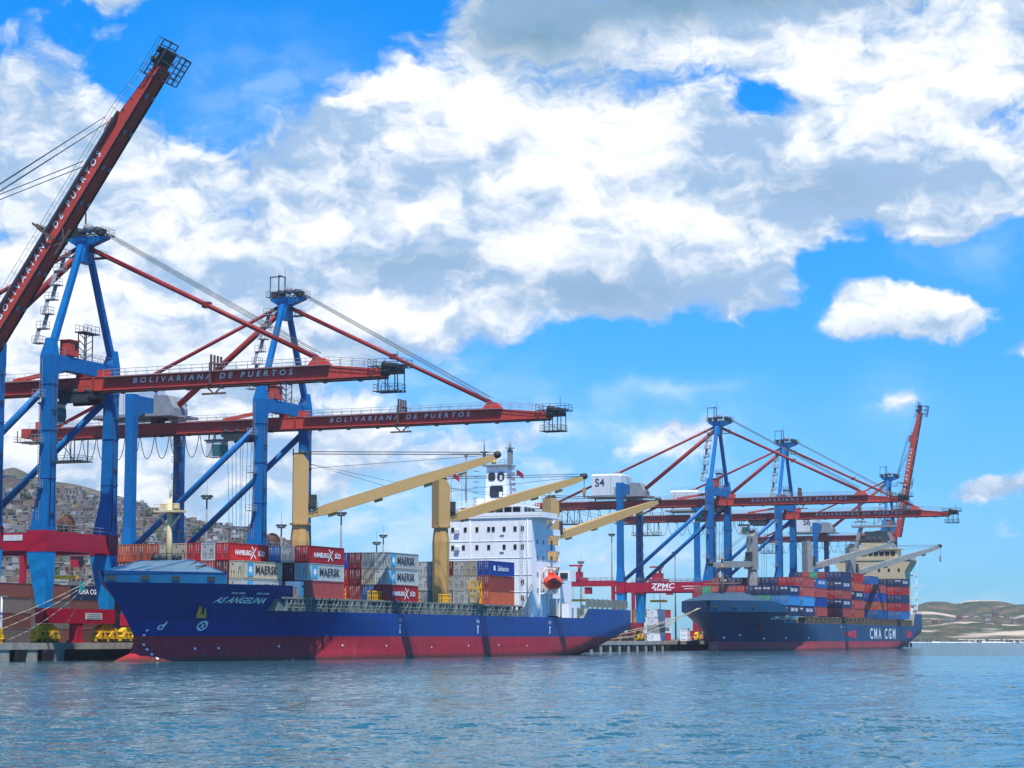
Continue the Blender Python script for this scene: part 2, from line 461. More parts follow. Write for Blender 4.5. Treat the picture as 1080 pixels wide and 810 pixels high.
# ------------------------------------------------------------------ water, land, quay
def water():
    m = bpy.data.materials.new('sea_water'); m.use_nodes = True
    nt = m.node_tree; N, L = nt.nodes, nt.links
    b = N['Principled BSDF']
    b.inputs['Base Color'].default_value = (0.020, 0.082, 0.098, 1)
    b.inputs['Specular IOR Level'].default_value = 0.22
    b.inputs['Roughness'].default_value = 0.06
    b.inputs['IOR'].default_value = 1.333
    tc = N.new('ShaderNodeTexCoord')
    def nz(scale, det, sx, sy, rot):
        mp = N.new('ShaderNodeMapping'); mp.inputs['Scale'].default_value = (sx, sy, 1); mp.inputs['Rotation'].default_value = (0, 0, rot)
        L.new(tc.outputs['Object'], mp.inputs['Vector'])
        n = N.new('ShaderNodeTexNoise'); n.inputs['Scale'].default_value = scale; n.inputs['Detail'].default_value = det
        n.inputs['Roughness'].default_value = .55
        L.new(mp.outputs[0], n.inputs['Vector'])
        return n.outputs[0]
    def math(op, a, b_, c=0.0):
        n = N.new('ShaderNodeMath'); n.operation = op
        for i, v in enumerate((a, b_, c)):
            if isinstance(v, (int, float)): n.inputs[i].default_value = v
            else: L.new(v, n.inputs[i])
        return n.outputs[0]
    # slope of the surface: wind ripples of several lengths
    def vec(op, a_, b_, c_=None):
        n = N.new('ShaderNodeVectorMath'); n.operation = op
        for i, v in enumerate((a_, b_, c_)):
            if v is None: continue
            if isinstance(v, tuple): n.inputs[i].default_value = v
            else: L.new(v, n.inputs[i])
        return n.outputs[0]
    def slope(scale, det, sx, sy, rot):
        mp = N.new('ShaderNodeMapping'); mp.inputs['Scale'].default_value = (sx, sy, 1); mp.inputs['Rotation'].default_value = (0, 0, rot)
        L.new(tc.outputs['Object'], mp.inputs['Vector'])
        n = N.new('ShaderNodeTexNoise'); n.inputs['Scale'].default_value = scale; n.inputs['Detail'].default_value = det
        n.inputs['Roughness'].default_value = .6
        L.new(mp.outputs[0], n.inputs['Vector'])
        return vec('SUBTRACT', n.outputs['Color'], (.5, .5, .5))
    acc = vec('MULTIPLY', slope(1.1, 3, .7, 1.2, -.1), (.50, .50, 0))
    acc = vec('MULTIPLY_ADD', slope(6.5, 4, .8, 1.2, .05), (.95, .95, 0), acc)
    g = nz(0.02, 4, .35, 1.6, .15)
    mr = N.new('ShaderNodeMapRange'); mr.inputs['From Min'].default_value = .35; mr.inputs['From Max'].default_value = .65
    mr.inputs['To Min'].default_value = .7; mr.inputs['To Max'].default_value = 1.25
    L.new(g, mr.inputs['Value'])
    sc = N.new('ShaderNodeVectorMath'); sc.operation = 'SCALE'; L.new(acc, sc.inputs[0]); L.new(mr.outputs[0], sc.inputs['Scale'])
    geo = N.new('ShaderNodeNewGeometry')
    nrm = vec('NORMALIZE', vec('ADD', sc.outputs[0], geo.outputs['Normal']), (0, 0, 0))
    L.new(nrm, b.inputs['Normal'])
    # the surface: wind chop as real waves where the harbour is in view, plain sheet farther off
    import numpy as np
    rg = np.random.default_rng(3)
    waves = []
    for lam in np.geomspace(0.6, 3.6, 32):
        th = rg.normal(-1.2, .55)
        k = 2 * np.pi / lam
        waves.append((lam, k * np.cos(th), k * np.sin(th), rg.uniform(0, 6.28), 0.031 / k * (1.1 if lam < 2.0 else .8)))
    V_, F_ = [], []
    base = 0
    def grid(x0, x1, y0, y1, dx, dy, flat=None):
        nonlocal base
        nx, ny = int((x1 - x0) / dx) + 1, int((y1 - y0) / dy) + 1
        X, Y = np.meshgrid(np.linspace(x0, x1, nx), np.linspace(y0, y1, ny))
        Z = np.zeros_like(X) if flat is None else np.full_like(X, flat)
        if flat is None:
            for lam, kx, ky, ph, am in waves:
                if lam < 2.4 * max(dx, dy): continue
                s_ = np.sin(kx * X + ky * Y + ph + .6 * np.sin(.13 * X + .07 * Y + ph))
                Z += am * (s_ + .25 * np.cos(2 * (kx * X + ky * Y + ph)))
            pt = .75 + .35 * np.sin(.021 * X + .05 * Y) * np.sin(.047 * Y - .013 * X + 1.3)
            Z *= pt
            ed = np.minimum(X - x0, x1 - X)
            Z *= np.clip(ed / 8.0, 0, 1)
            if y0 < 35: Z *= np.clip((Y - y0) / 6.0, 0, 1)
            if y1 > 800: Z *= np.clip((y1 - Y) / 30.0, 0, 1)
        V_.append(np.stack([X, Y, Z], -1).reshape(-1, 3))
        i = np.arange(nx * ny).reshape(ny, nx)
        F_.append(np.stack([i[:-1, :-1], i[:-1, 1:], i[1:, 1:], i[1:, :-1]], -1).reshape(-1, 4) + base)
        base += nx * ny
    bands = [(-46, 46, 30, 96, .25, .25), (-76, 76, 95, 202, .42, .45), (-130, 135, 200, 424, .9, 1.0), (-60, 260, 420, 900, 1.7, 1.9)]
    for bd in bands: grid(*bd)
    # flat sheet all round the waves
    def sheet(x0, x1, y0, y1):
        n = 8
        grid(x0, x1, y0, y1, (x1 - x0) / n, (y1 - y0) / n, -.006)
    sheet(-1500, 1700, -200, 31)
    sheet(-1500, 1700, 899, 3300)
    for x0, x1, y0, y1, dx, dy in bands:
        sheet(-1500, x0 + 1, y0, y1); sheet(x1 - 1, 1700, y0, y1)
    Vn, Fn = np.concatenate(V_), np.concatenate(F_)
    me = bpy.data.meshes.new('water')
    me.vertices.add(len(Vn)); me.vertices.foreach_set('co', Vn.ravel())
    me.loops.add(Fn.size); me.loops.foreach_set('vertex_index', Fn.ravel().astype(np.int32))
    me.polygons.add(len(Fn)); me.polygons.foreach_set('loop_start', np.arange(0, Fn.size, 4, dtype=np.int32))
    me.polygons.foreach_set('use_smooth', np.ones(len(Fn), dtype=bool))
    me.materials.append(m)
    me.update(); me.validate()
    tag(obj('water', me), kind='structure')
water()

P_END = 575
mb = MB()
pts = [W(-420, 33.2, QZ), W(P_END, 33.2, QZ), W(P_END, 160, QZ), (260, 1500, QZ), (420, 2500, QZ), (420, 3250, QZ), (-1450, 3250, QZ), (-1450, 200, QZ)]
mb.add(pts, [tuple(range(len(pts)))])
structure('quay_deck', mb, M_['yard'])

def quay_wall():
    t = thing('quay_wall', 'long grey concrete quay wall on piles behind both ships, with dark fenders', 'quay wall', W(0, 32, 0), TH)
    mb = MB(); mb.box((217, .6, 2.25), (716, 1.2, 1.0)); part('coping', mb, M_['concrete'], t)
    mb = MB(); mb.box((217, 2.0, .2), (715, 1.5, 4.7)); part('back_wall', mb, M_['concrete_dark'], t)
    pm = MB(); pm.box((0, .65, .25), (2.5, 1.05, 3.0)).box((-1.9, .7, .4), (.35, .5, 2.7)); pm = pm.mesh('pillar', [M_['concrete']])
    fm = MB(); fm.prism([(-.9, -.9), (.9, -.9), (1.05, -.5), (1.05, 1.3), (.7, 1.5), (-.7, 1.5), (-1.05, 1.3), (-1.05, -.5)], 'y', -.45, .1)
    fm.tube((-.6, -.2, .9), (-.6, .3, .9), .25).tube((.6, -.2, .0), (.6, .3, .0), .25)
    fm = fm.mesh('fender', [M_['rubber']])
    n = 0
    p = -137
    while p < P_END - 3:
        vis = p < -30 or 128 < p < 262 or p > 430
        if vis:
            obj('pillar', pm, t, (p, 0, 0)); obj('fender', fm, t, (p + 3.5, 0, 0.1))
        p += 7
quay_wall()

# bollards on the quay edge
bm_ = MB(); bm_.tube((0, 0, 0), (0, 0, .5), .22, 10, .18).tube((0, 0, .5), (0, 0, .68), .34, 10, .30).box((0, 0, -.02), (.8, .8, .06))
bme = bm_.mesh('bollard', [M_['yellow']])
for p in list(range(-70, -44, 12)) + list(range(150, 240, 12)) + [470, 485]:
    o = obj('bollard', bme, None, W(p, 32.7, QZ + .16)); o.rotation_euler.z = TH
    side = 'at the foot of the leftmost cranes' if p < 0 else 'between the two ships' if p < 300 else 'behind the far ship stern'
    tag(o, 'small yellow mooring bollard on the quay edge ' + side, 'bollard', 'bollards along the quay ' + side)

# ------------------------------------------------------------------ hill and far coast
def terrain(name, xs, ys, hfn, mt):
    mb = MB(); nx, ny = len(xs), len(ys)
    vs = [(x, y, hfn(x, y)) for y in ys for x in xs]
    fs = [(j * nx + i, j * nx + i + 1, (j + 1) * nx + i + 1, (j + 1) * nx + i) for j in range(ny - 1) for i in range(nx - 1)]
    mb.add(vs, fs, 0, True)
    return structure(name, mb, mt)

from mathutils import noise as mno
def interp(t, x):
    if x <= t[0][0]: return t[0][1]
    for (a, b), (c, d) in zip(t, t[1:]):
        if x <= c: return b + (d - b) * (x - a) / (c - a)
    return t[-1][1]

def land_mat(name, low, mid, high, scale, extra=None):
    m = bpy.data.materials.new(name); m.use_nodes = True
    nt = m.node_tree; N, L = nt.nodes, nt.links
    b = N['Principled BSDF']; b.inputs['Roughness'].default_value = .95; b.inputs['Specular IOR Level'].default_value = .1
    tc = N.new('ShaderNodeTexCoord')
    n = N.new('ShaderNodeTexNoise'); n.inputs['Scale'].default_value = scale; n.inputs['Detail'].default_value = 8; n.inputs['Roughness'].default_value = .7
    L.new(tc.outputs['Object'], n.inputs['Vector'])
    cr = N.new('ShaderNodeValToRGB')
    e = cr.color_ramp.elements
    e[0].position = .36; e[0].color = low + (1,)
    e[1].position = .64; e[1].color = high + (1,)
    k = e.new(.5); k.color = mid + (1,)
    L.new(n.outputs[0], cr.inputs[0])
    col = cr.outputs[0]
    if extra:
        n2 = N.new('ShaderNodeTexNoise'); n2.inputs['Scale'].default_value = extra[0]; n2.inputs['Detail'].default_value = 5
        mp = N.new('ShaderNodeMapping'); mp.inputs['Scale'].default_value = extra[2]
        L.new(tc.outputs['Object'], mp.inputs[0]); L.new(mp.outputs[0], n2.inputs['Vector'])
        r = N.new('ShaderNodeMapRange'); r.inputs['From Min'].default_value = extra[3]; r.inputs['From Max'].default_value = extra[4]
        L.new(n2.outputs[0], r.inputs['Value'])
        mx = N.new('ShaderNodeMix'); mx.data_type = 'RGBA'; L.new(r.outputs[0], mx.inputs[0]); L.new(col, mx.inputs[6]); mx.inputs[7].default_value = extra[1] + (1,)
        col = mx.outputs[2]
    L.new(col, b.inputs['Base Color'])
    return m

RIDGE = [(-200, 515), (-60, 502), (0, 496), (14, 495), (22, 499), (34, 505), (44, 510), (62, 513), (76, 514), (92, 518), (112, 523), (148, 529), (200, 543), (224, 548), (252, 556), (276, 563), (310, 578), (350, 598), (400, 625), (470, 655), (560, 674)]
HY0, HY1 = 800., 1700.
def hill_h(x, y):
    px = 540 + x / y * 2250
    f = max(0., min(1., (y - HY0) / (HY1 - HY0)))
    ridge = (673 - interp(RIDGE, px)) / 2250 * HY1
    s = f ** 0.85 if f < 1 else 1
    if y > HY1: s = max(.2, 1 - (y - HY1) / 900)
    base = ridge * s
    nz = mno.fractal(Vector((x * .006, y * .006, 3.1)), 1.0, 2.0, 5) * 9 + mno.noise(Vector((x * .02, y * .02, 0))) * 3
    return max(-1., QZ + .3 + base + nz * min(1, f * 3) * (1 if base > 3 else base / 3) - (2 if f == 0 else 0))
HILL_M = land_mat('hill_scrub', (0.035, 0.045, 0.025), (0.085, 0.08, 0.055), (0.17, 0.13, 0.095), .055, (.02, (0.05, 0.07, 0.035), (1, 1, 1), .5, .62))
terrain('hill', [-700 + 9 * i for i in range(90)], [HY0 + 14 * i for i in range(90)], hill_h, HILL_M)

# houses of the hillside town
HM = [mat('render_' + n, c, .8, var=.08, rand=.25) for n, c in (('white', (.30, .29, .27)), ('brick', (.17, .105, .08)), ('ochre', (.20, .17, .125)), ('grey', (.15, .145, .135)))]
HN = ['pale', 'brick red', 'ochre', 'grey']
def house_mesh(k, w, d, h, st):
    mb = MB()
    mb.box((0, 0, h / 2 - 1.5), (w, d, h + 3), 0)
    mb.box((0, 0, h + .15), (w + .5, d + .5, .3), 1)
    if st: mb.box((-w * .2, 0, h + 1.4), (w * .5, d * .7, 2.2), 0)
    for fl in range(int(h // 2.8)):
        for i in range(3):
            mb.box((-w * .32 + i * w * .32, -d / 2 - .02, 1.5 + fl * 2.8), (1.1, .08, 1.2), 2)
        mb.box((-w / 2 - .02, 0, 1.5 + fl * 2.8), (.08, 1.3, 1.2), 2)
    return mb.mesh('house', [HM[k], M_['grey_steel'], M_['glass']])
HOUSE = [(k, house_mesh(k, w, d, h, st)) for k, w, d, h, st in ((0, 6, 5, 3.0, 0), (0, 7, 5, 3.0, 0), (0, 5, 5, 5.4, 1), (1, 7, 6, 3.2, 0), (1, 8, 6, 3.0, 1), (1, 6, 6, 5.6, 0), (3, 8, 6, 3.0, 0), (2, 8, 7, 5.6, 0), (1, 6, 5, 3.0, 0), (3, 6, 6, 3.2, 0))]
rh = random.Random(11)
HOUSES_SKIP = set()
n = 0
while n < 300:
    f = rh.random() ** 1.35
    y = HY0 + 40 + f * 780
    px = rh.uniform(2, 300)
    x = (px - 540) / 2250 * y
    if hill_h(x, y) < 5 : 
        if rh.random() < .9: continue
    k, me = rh.choice(HOUSE)
    rz = rh.uniform(-.5, .5) + .3
    n += 1
    if (n - 1) in HOUSES_SKIP: continue
    o = obj('hillside_house', me, None, (x, y, hill_h(x, y))); o.rotation_euler.z = rz
    tag(o, 'tiny %s flat roofed house among many in the hillside town behind the cranes' % HN[k], 'house', '%s houses of the hillside town' % HN[k])

# the rest of the town, thousands of small roofs seen as one mass
rh2 = random.Random(23); mb = MB(); n = 0
while n < 2600:
    f = rh2.random() ** 1.25
    y = HY0 + 30 + f * 780; px = rh2.uniform(-10, 320); x = (px - 540) / 2250 * y
    z = hill_h(x, y)
    if z < 4 or mno.noise(Vector((x * .012, y * .012, 9))) < -.12 - .3 * (1 - f): continue
    w, d, h = rh2.uniform(3, 6.5), rh2.uniform(3, 6), rh2.choice((2.4, 2.6, 2.8, 4.8)); n += 1
    k = rh2.choice((0, 1, 1, 1, 2, 3, 3, 1))
    mb.box((x, y, z + h / 2 - 1), (w, d, h + 2), k, rh2.uniform(-.6, .6))
    if rh2.random() < .5: mb.box((x, y, z + h + .1), (w + .4, d + .4, .25), 4, 0)
    if rh2.random() < .45: mb.tube((x + w, y, z - .5), (x + w, y, z + rh2.uniform(2, 4.5)), rh2.uniform(1.2, 2.6), 6, .4, m=5)
TREE_M = mat('scrub_green', (.035, .055, .022), .9, var=.4, scale=.3)
tag(obj('hillside_town', mb.mesh('hillside_town', HM + [M_['grey_steel'], TREE_M])), 'dense mass of small brick houses and scrub covering the hill', None, kind='stuff')

# coast on the right
CY = 2300.
CT = [(900, 640), (940, 638), (960, 637), (1010, 637), (1050, 635), (1100, 637), (1300, 640), (1500, 655)]
def coast_h(x, y):
    px = 540 + x / y * 2250
    f = (y - CY)
    nz = mno.fractal(Vector((x * .012, y * .012, 1.7)), 1.0, 2.0, 5)
    left = max(0., min(1., (px - 700) / 150))
    h = 3.4 + min(1., max(0., f - 10) / 60) * (14 + 3 * nz)
    h += max(0., min(1., (f - 70) / 120)) * (7 + 6 * nz)
    top = (673 - interp(CT, px)) / 2250 * 3100.
    h += max(0., min(1., (f - 300) / 450)) ** 1.3 * max(0, top - 20 + nz * 4)
    h -= max(0., (f - 800) / 30)
    return h * left - 1.2 if f > 0 else -1.2
COAST_M = land_mat('coast_scrub', (0.022, 0.045, 0.016), (0.05, 0.055, 0.025), (0.13, 0.09, 0.05), .03, (.012, (0.42, 0.34, 0.26), (.6, 1.8, 1), .54, .62))
terrain('far_coast', [150 + 9 * i for i in range(165)], [CY - 8 + (i * 9 if i < 40 else 360 + (i - 40) * 22) for i in range(60)], coast_h, COAST_M)
mb = MB()
sand = mat('beach_sand', (0.66, 0.58, 0.47), .9)
mb.add([(480, CY - 9, .15), (1620, CY - 9, .15), (1620, CY + 14, 2.9), (480, CY + 14, 2.9)], [(0, 1, 2, 3)])
structure('beach', mb, sand)
# rubble breakwater in front of the beach
rockm = mat('breakwater_rock', (0.17, 0.16, 0.145), .9, var=.4, scale=.2)
mb = MB(); rr = random.Random(4)
for i in range(900):
    x = rr.uniform(300, 1000); s = rr.uniform(.8, 2.0)
    mb.box((x, 1750 + rr.uniform(-4, 4), rr.uniform(.0, 2.0)), (s * 1.5, s, s), 0, rr.uniform(0, 3))
tag(obj('breakwater_rubble', mb.mesh('breakwater_rubble', [rockm])), 'low breakwater of dark loose rocks off the far shore', 'breakwater', kind='stuff')
mb = MB(); rr = random.Random(5)
foam = mat('surf_foam', (0.85, 0.87, 0.88), .7)
for i in range(60):
    x = rr.uniform(330, 960); w = rr.uniform(3, 14)
    mb.tube((x - w, 1742, .1), (x + w, 1742, .1), rr.uniform(.3, 1.0), 6, .1)
tag(obj('surf', mb.mesh('surf', [foam])), 'white surf breaking along the breakwater rocks', 'surf', kind='stuff')
cm = [house_mesh(0, 6, 5, 3.0, 0), house_mesh(2, 8, 6, 3.0, 0), house_mesh(1, 6, 6, 4.6, 0)]
rr = random.Random(9)
for i in range(30):
    px = rr.uniform(958, 1085); y = CY + rr.choice((150, 210, 330, 380)) + rr.uniform(-40, 60); x = (px - 540) / 2250 * y
    o = obj('coast_house', rr.choice(cm), None, (x, y, coast_h(x, y) + .5))
    tag(o, 'tiny pale building on the distant shore right of the far ship', 'house', 'buildings on the distant shore')

# ------------------------------------------------------------------ sea air
hz = bpy.data.materials.new('haze'); hz.use_nodes = True
nt = hz.node_tree
for n_ in list(nt.nodes):
    if n_.type == 'BSDF_PRINCIPLED': nt.nodes.remove(n_)
pv = nt.nodes.new('ShaderNodeVolumePrincipled')
pv.inputs['Color'].default_value = (0.86, 0.93, 1.0, 1)
pv.inputs['Density'].default_value = HAZE
pv.inputs['Anisotropy'].default_value = 0.2
nt.links.new(pv.outputs[0], nt.nodes['Material Output'].inputs['Volume'])
mb = MB(); mb.box((100, 1550, 88), (3400, 3700, 184))
o = obj('haze', mb.mesh('haze', [hz])); tag(o, 'thin sea haze over the harbour', None, kind='stuff')

# ------------------------------------------------------------------ quay cranes
_cache = {}
def cached(key, fn):
    if key not in _cache: _cache[key] = fn()
    return _cache[key]

BZ = 40.9                                      # centre of the boom above the quay
HINGE = Vector((0, -3.2, BZ))
B_, BP, CR, PR = M_['crane_blue'], M_['crane_blue_pale'], M_['crane_red'], M_['portal_red']
DS, GS, RP, YL = M_['dark_steel'], M_['grey_steel'], M_['rope'], M_['yellow']

def beam_secs(mb, secs, m=0):
    """box girder along y: (y, half width, z bottom, z top)"""
    mb.ring([[(-w, y, a), (w, y, a), (w, y, b), (-w, y, b)] for y, w, a, b in secs], m)

def crane_bogie():
    mb = MB()
    mb.prism([(-3.0, 2.1), (-1.0, 3.05), (1.0, 3.05), (3.0, 2.1), (2.6, 1.7), (-2.6, 1.7)], 'y', -.55, .55)
    for s in (-1, 1):
        mb.prism([(s * 1.7 - 1.45, 1.1), (s * 1.7 - .5, 1.95), (s * 1.7 + .5, 1.95), (s * 1.7 + 1.45, 1.1), (s * 1.7 + 1.3, .75), (s * 1.7 - 1.3, .75)], 'y', -.7, .7)
        for k in (-1, 1):
            mb.box((s * 1.7 + k * .8, 0, .62), (1.15, 1.0, .55))
            mb.tube((s * 1.7 + k * .8, -.62, .36), (s * 1.7 + k * .8, .62, .36), .36, 12, m=1)
        mb.tube((s * 1.7, -.85, 1.55), (s * 1.7, .85, 1.55), .22, 10, m=1)
    mb.box((3.55, 0, .9), (.5, .5, .4), 1)
    return mb.mesh('bogie', [YL, DS])

def lattice_platform(y0, y1, x0, x1, z, mb, m=0):
    n = max(3, round((y1 - y0) / .85))          # open grating
    for i in range(n + 1): mb.box(((x0 + x1) / 2, y0 + (y1 - y0) * i / n, z), (x1 - x0, .14, .10), m)
    for x in (x0, (x0 + x1) / 2, x1): mb.box((x, (y0 + y1) / 2, z - .08), (.14, y1 - y0, .14), m)
    for a, b in (((x0, y0), (x1, y0)), ((x1, y0), (x1, y1)), ((x1, y1), (x0, y1)), ((x0, y1), (x0, y0))):
        mb.rail((a[0], a[1], z), (b[0], b[1], z), 1.0, 1.6, .032, m)

def make_crane(label, p, q=35, angle=0.0, sign=None, sign_y=35.8, trolley_y=13.5, plates=False, hoist=True, scale=1.0):
    t = thing('gantry_crane', label, 'gantry crane', W(p, q, QZ), TH, 'quay cranes along the harbour')
    t.scale = (scale, scale, scale)
    C = lambda key, fn: cached('crane_' + key, fn)
    # --- bogies
    for sx in (-1, 1):
        for y in (0, 28):
            obj('bogie', C('bogie', crane_bogie), t, (sx * 8.2, y, 0))
    # --- sill beams
    def f():
        mb = MB(); mb.box((0, 0, 4.3), (19.6, 1.7, 2.3)); mb.box((0, 0, 1.7), (1.5, 1.5, 3.0)); mb.box((0, 0, .25), (2.4, 1.9, .5))
        return mb.mesh('sill_beam', [PR])
    for y in (0, 28): obj('sill_beam', C('sill', f), t, (0, y, 0))
    # --- legs
    def wl():
        mb = MB(); mb.column([(-.85, .85, -.8, .85, 5.45), (-1.35, 1.35, -.9, 2.6, 14.1)]); return mb.mesh('lower_leg', [BP])
    def wu():
        mb = MB(); mb.column([(-1.25, 1.25, -.88, 2.3, 17.4), (-.95, .95, -.88, 1.15, 23.0), (-.88, .88, -.86, .95, 39.0), (-1.0, 1.0, -.9, 1.3, 42.0), (-1.0, 1.0, -.9, 1.3, 44.6), (-.55, .75, -.55, .6, 47.4)]); return mb.mesh('upper_leg', [B_])
    def ll():
        mb = MB(); mb.column([(-.85, .85, -1.3, .85, 5.45), (-1.2, 1.2, -1.6, .9, 14.1)]); return mb.mesh('lower_leg', [BP])
    def lu():
        mb = MB(); mb.column([(-1.5, 1.2, -1.3, .9, 17.4), (-.85, .85, -.9, .85, 21.5), (-.8, .8, -.85, .8, 36.0), (-1.0, 1.0, -.95, .95, 46.8)]); return mb.mesh('upper_leg', [B_])
    for sx in (-1, 1):
        obj('lower_leg', C('wl', wl), t, (sx * 8.6, 0, 0)); obj('upper_leg', C('wu', wu), t, (sx * 8.6, 0, 0))
        obj('lower_leg', C('ll', ll), t, (sx * 8.6, 28, 0)); obj('upper_leg', C('lu', lu), t, (sx * 8.6, 28, 0))
    def lad():
        mb = MB()
        for y in (-.22, .22): mb.tube((0, y, 18), (0, y, 44), .04, 4)
        for i in range(52): mb.tube((0, -.22, 18.2 + i * .5), (0, .22, 18.2 + i * .5), .025, 4)
        for z in (24, 31, 38): mb.box((-.5, 0, z), (1.2, 1.6, .1)); mb.rail((-1.1, -.8, z), (-1.1, .8, z), 1.1, .8, .04); mb.rail((-1.1, -.8, z), (0, -.8, z), 1.1, .6, .04)
        return mb.mesh('ladder', [GS])
    obj('ladder', C('lad', lad), t, (-9.75, .9, 0))
    def fl():
        mb = MB()
        for z in (25.5, 33.0, 40.2): mb.box((0, .05, z), (2.02, 2.06, .16))
        mb.tube((-.6, -.98, 18), (-.6, -.98, 41), .07, 6, m=1).tube((.5, -1.0, 18), (.5, -1.0, 41), .05, 6, m=1)
        for z in (20, 28, 36): mb.box((-.05, -1.02, z), (1.3, .12, .25), 1)
        return mb.mesh('leg_flange', [B_, DS])
    for sx in (-1, 1): obj('leg_flange', C('fl', fl), t, (sx * 8.6, 0, 0))
    # --- portal beams
    def px():
        mb = MB(); mb.box((0, 0, 15.8), (14.4, 1.6, 2.9))
        for s in (-1, 1): mb.column([(s * 8.6 - 1.4, s * 8.6 + 1.4, -.95, 2.6, 14.1), (s * 8.6 - 1.4, s * 8.6 + 1.4, -.95, 2.6, 17.4)])
        mb.rail((-7, -.7, 17.25), (7, -.7, 17.25), 1.1, 2, .04, 1)
        return mb.mesh('portal_beam', [PR, GS])
    obj('portal_beam', C('px', px), t, (0, 0, 0))
    def px2():
        mb = MB(); mb.box((0, 0, 15.8), (14.4, 1.6, 2.9))
        for s in (-1, 1): mb.column([(s * 8.6 - 1.4, s * 8.6 + 1.4, -1.65, .95, 14.1), (s * 8.6 - 1.4, s * 8.6 + 1.4, -1.65, .95, 17.4)])
        return mb.mesh('portal_beam', [PR, GS])
    obj('portal_beam', C('px2', px2), t, (0, 28, 0))
    def py():
        mb = MB(); mb.box((0, 14.5, 15.7), (1.9, 23.6, 2.7)); mb.rail((-.8, 3, 17.05), (-.8, 26, 17.05), 1.1, 2, .04, 1)
        return mb.mesh('side_beam', [PR, GS])
    for sx in (-1, 1): obj('side_beam', C('py', py), t, (sx * 8.6, 0, 0))
    # --- diagonal braces
    def br():
        mb = MB(); mb.tube((0, 1.0, 39.5), (0, 26.6, 18.0), .58, 12); return mb.mesh('brace', [B_])
    for sx in (-1, 1): obj('brace', C('br', br), t, (sx * 8.6, 0, 0))
    # --- cross beams
    def cb():
        mb = MB()
        mb.prism([(-7.6, 41.9), (-5.6, 42.6), (5.6, 42.6), (7.6, 41.9), (7.6, 44.9), (-7.6, 44.9)], 'y', -.75, .95)
        mb.rail((-7.4, -.7, 44.9), (7.4, -.7, 44.9), 1.1, 1.6, .04, 1); mb.rail((-7.4, .9, 44.9), (7.4, .9, 44.9), 1.1, 1.6, .04, 1)
        return mb.mesh('cross_beam', [B_, GS])
    obj('cross_beam', C('cb', cb), t)
    def cb2():
        mb = MB(); mb.prism([(-7.6, 42.6), (-5.8, 43.4), (5.8, 43.4), (7.6, 42.6), (7.6, 46.6), (-7.6, 46.6)], 'y', -.8, .8); return mb.mesh('cross_beam', [B_])
    obj('cross_beam', C('cb2', cb2), t, (0, 28, 0))
    def wh():
        mb = MB(); mb.box((-3.6, 0, 46.3), (2.6, 1.8, 2.4)).box((-3.6, 0, 47.55), (2.9, 2.1, .15)); mb.box((-3.0, -.93, 46.7), (.9, .06, .9), 1); return mb.mesh('winch_hut', [CR, M_['glass']])
    obj('winch_hut', C('wh', wh), t)
    def lf():
        mb = MB()
        for x in (-.2, 2.0):
            for y in (-.5, .7): mb.bar((x, y, 44.9), (x, y, 49.4), .14, .14)
        for k in range(4):
            z = 45 + k * 1.1
            mb.bar((-.2, -.5, z), (2.0, -.5, z + 1.1), .09, .09).bar((-.2, .7, z + 1.1), (2.0, .7, z), .09, .09).bar((-.2, -.5, z), (-.2, .7, z + 1.1), .09, .09)
        mb.box((1.4, .1, 49.4), (4.6, 1.8, .16)); mb.rail((-.8, -.7, 49.4), (3.6, -.7, 49.4), 1.2, 1.2, .04); mb.rail((-.8, .9, 49.4), (3.6, .9, 49.4), 1.2, 1.2, .04)
        return mb.mesh('hoist_frame', [DS])
    obj('hoist_frame', C('lf', lf), t)
    # --- A frame
    def af():
        mb = MB()
        mb.column([(-.5, .5, -.5, .5, 0), (-.42, .42, -.45, .45, 17.9)])
        for v in range(len(mb.v)):
            x, y, z = mb.v[v]; mb.v[v] = (x - z / 17.9 * 7.6, y, z)
        return mb.mesh('a_frame_leg', [B_])
    for sx in (-1, 1):
        o = obj('a_frame_leg', C('af', af), t, (sx * 8.5, 0, 45.6))
        if sx < 0: o.rotation_euler.z = math.pi
    def ap():
        mb = MB()
        mb.column([(-1.7, 1.7, -.8, .8, 60.6), (-1.2, 1.2, -.95, .95, 62.8), (-1.4, 1.4, -1.1, 1.1, 64.8)])
        mb.prism([(-1.0, 63.2), (-4.2, 64.3), (-4.2, 64.7), (-1.0, 64.7)], 'x', -.8, .8)
        mb.prism([(1.0, 63.2), (2.8, 64.3), (2.8, 64.7), (1.0, 64.7)], 'x', -.8, .8)
        return mb.mesh('apex_block', [B_])
    obj('apex_block', C('ap', ap), t)
    def apl():
        mb = MB()
        lattice_platform(-4.4, 3.2, -1.7, 1.7, 64.95, mb)
        for y in (-2.6, .9): mb.tube((-.8, y, 65.7), (.8, y, 65.7), .6, 14); mb.box((0, y, 65.35), (1.9, .3, .8))
        mb.tube((-.5, -.6, 66.2), (.5, -.6, 66.2), .75, 14, m=1)
        for x in (-1.2, 1.2):
            mb.bar((x, .8, 65), (x, .8, 69.0), .18, .18)
        mb.bar((-1.2, .8, 69.0), (1.2, .8, 69.0), .2, .2).bar((0, .8, 69.0), (0, 3.4, 69.0), .2, .2).bar((0, 3.3, 69), (0, 3.3, 65), .14, .14)
        mb.tube((1.2, .8, 69.0), (1.2, .8, 71.0), .04, 4)
        mb.box((.4, 2.6, 65.6), (1.0, .9, 1.1)); mb.box((-.6, -3.8, 65.4), (1.0, .7, .8))
        mb.box((0, -2.6, 61.2), (1.6, 2.0, .12)); mb.rail((-.8, -3.6, 61.2), (.8, -3.6, 61.2), 1.1, 1, .04); mb.rail((-.8, -3.6, 61.2), (-.8, -1.6, 61.2), 1.1, 1, .04)
        return mb.mesh('apex_platform', [DS, GS])
    obj('apex_platform', C('apl', apl), t)
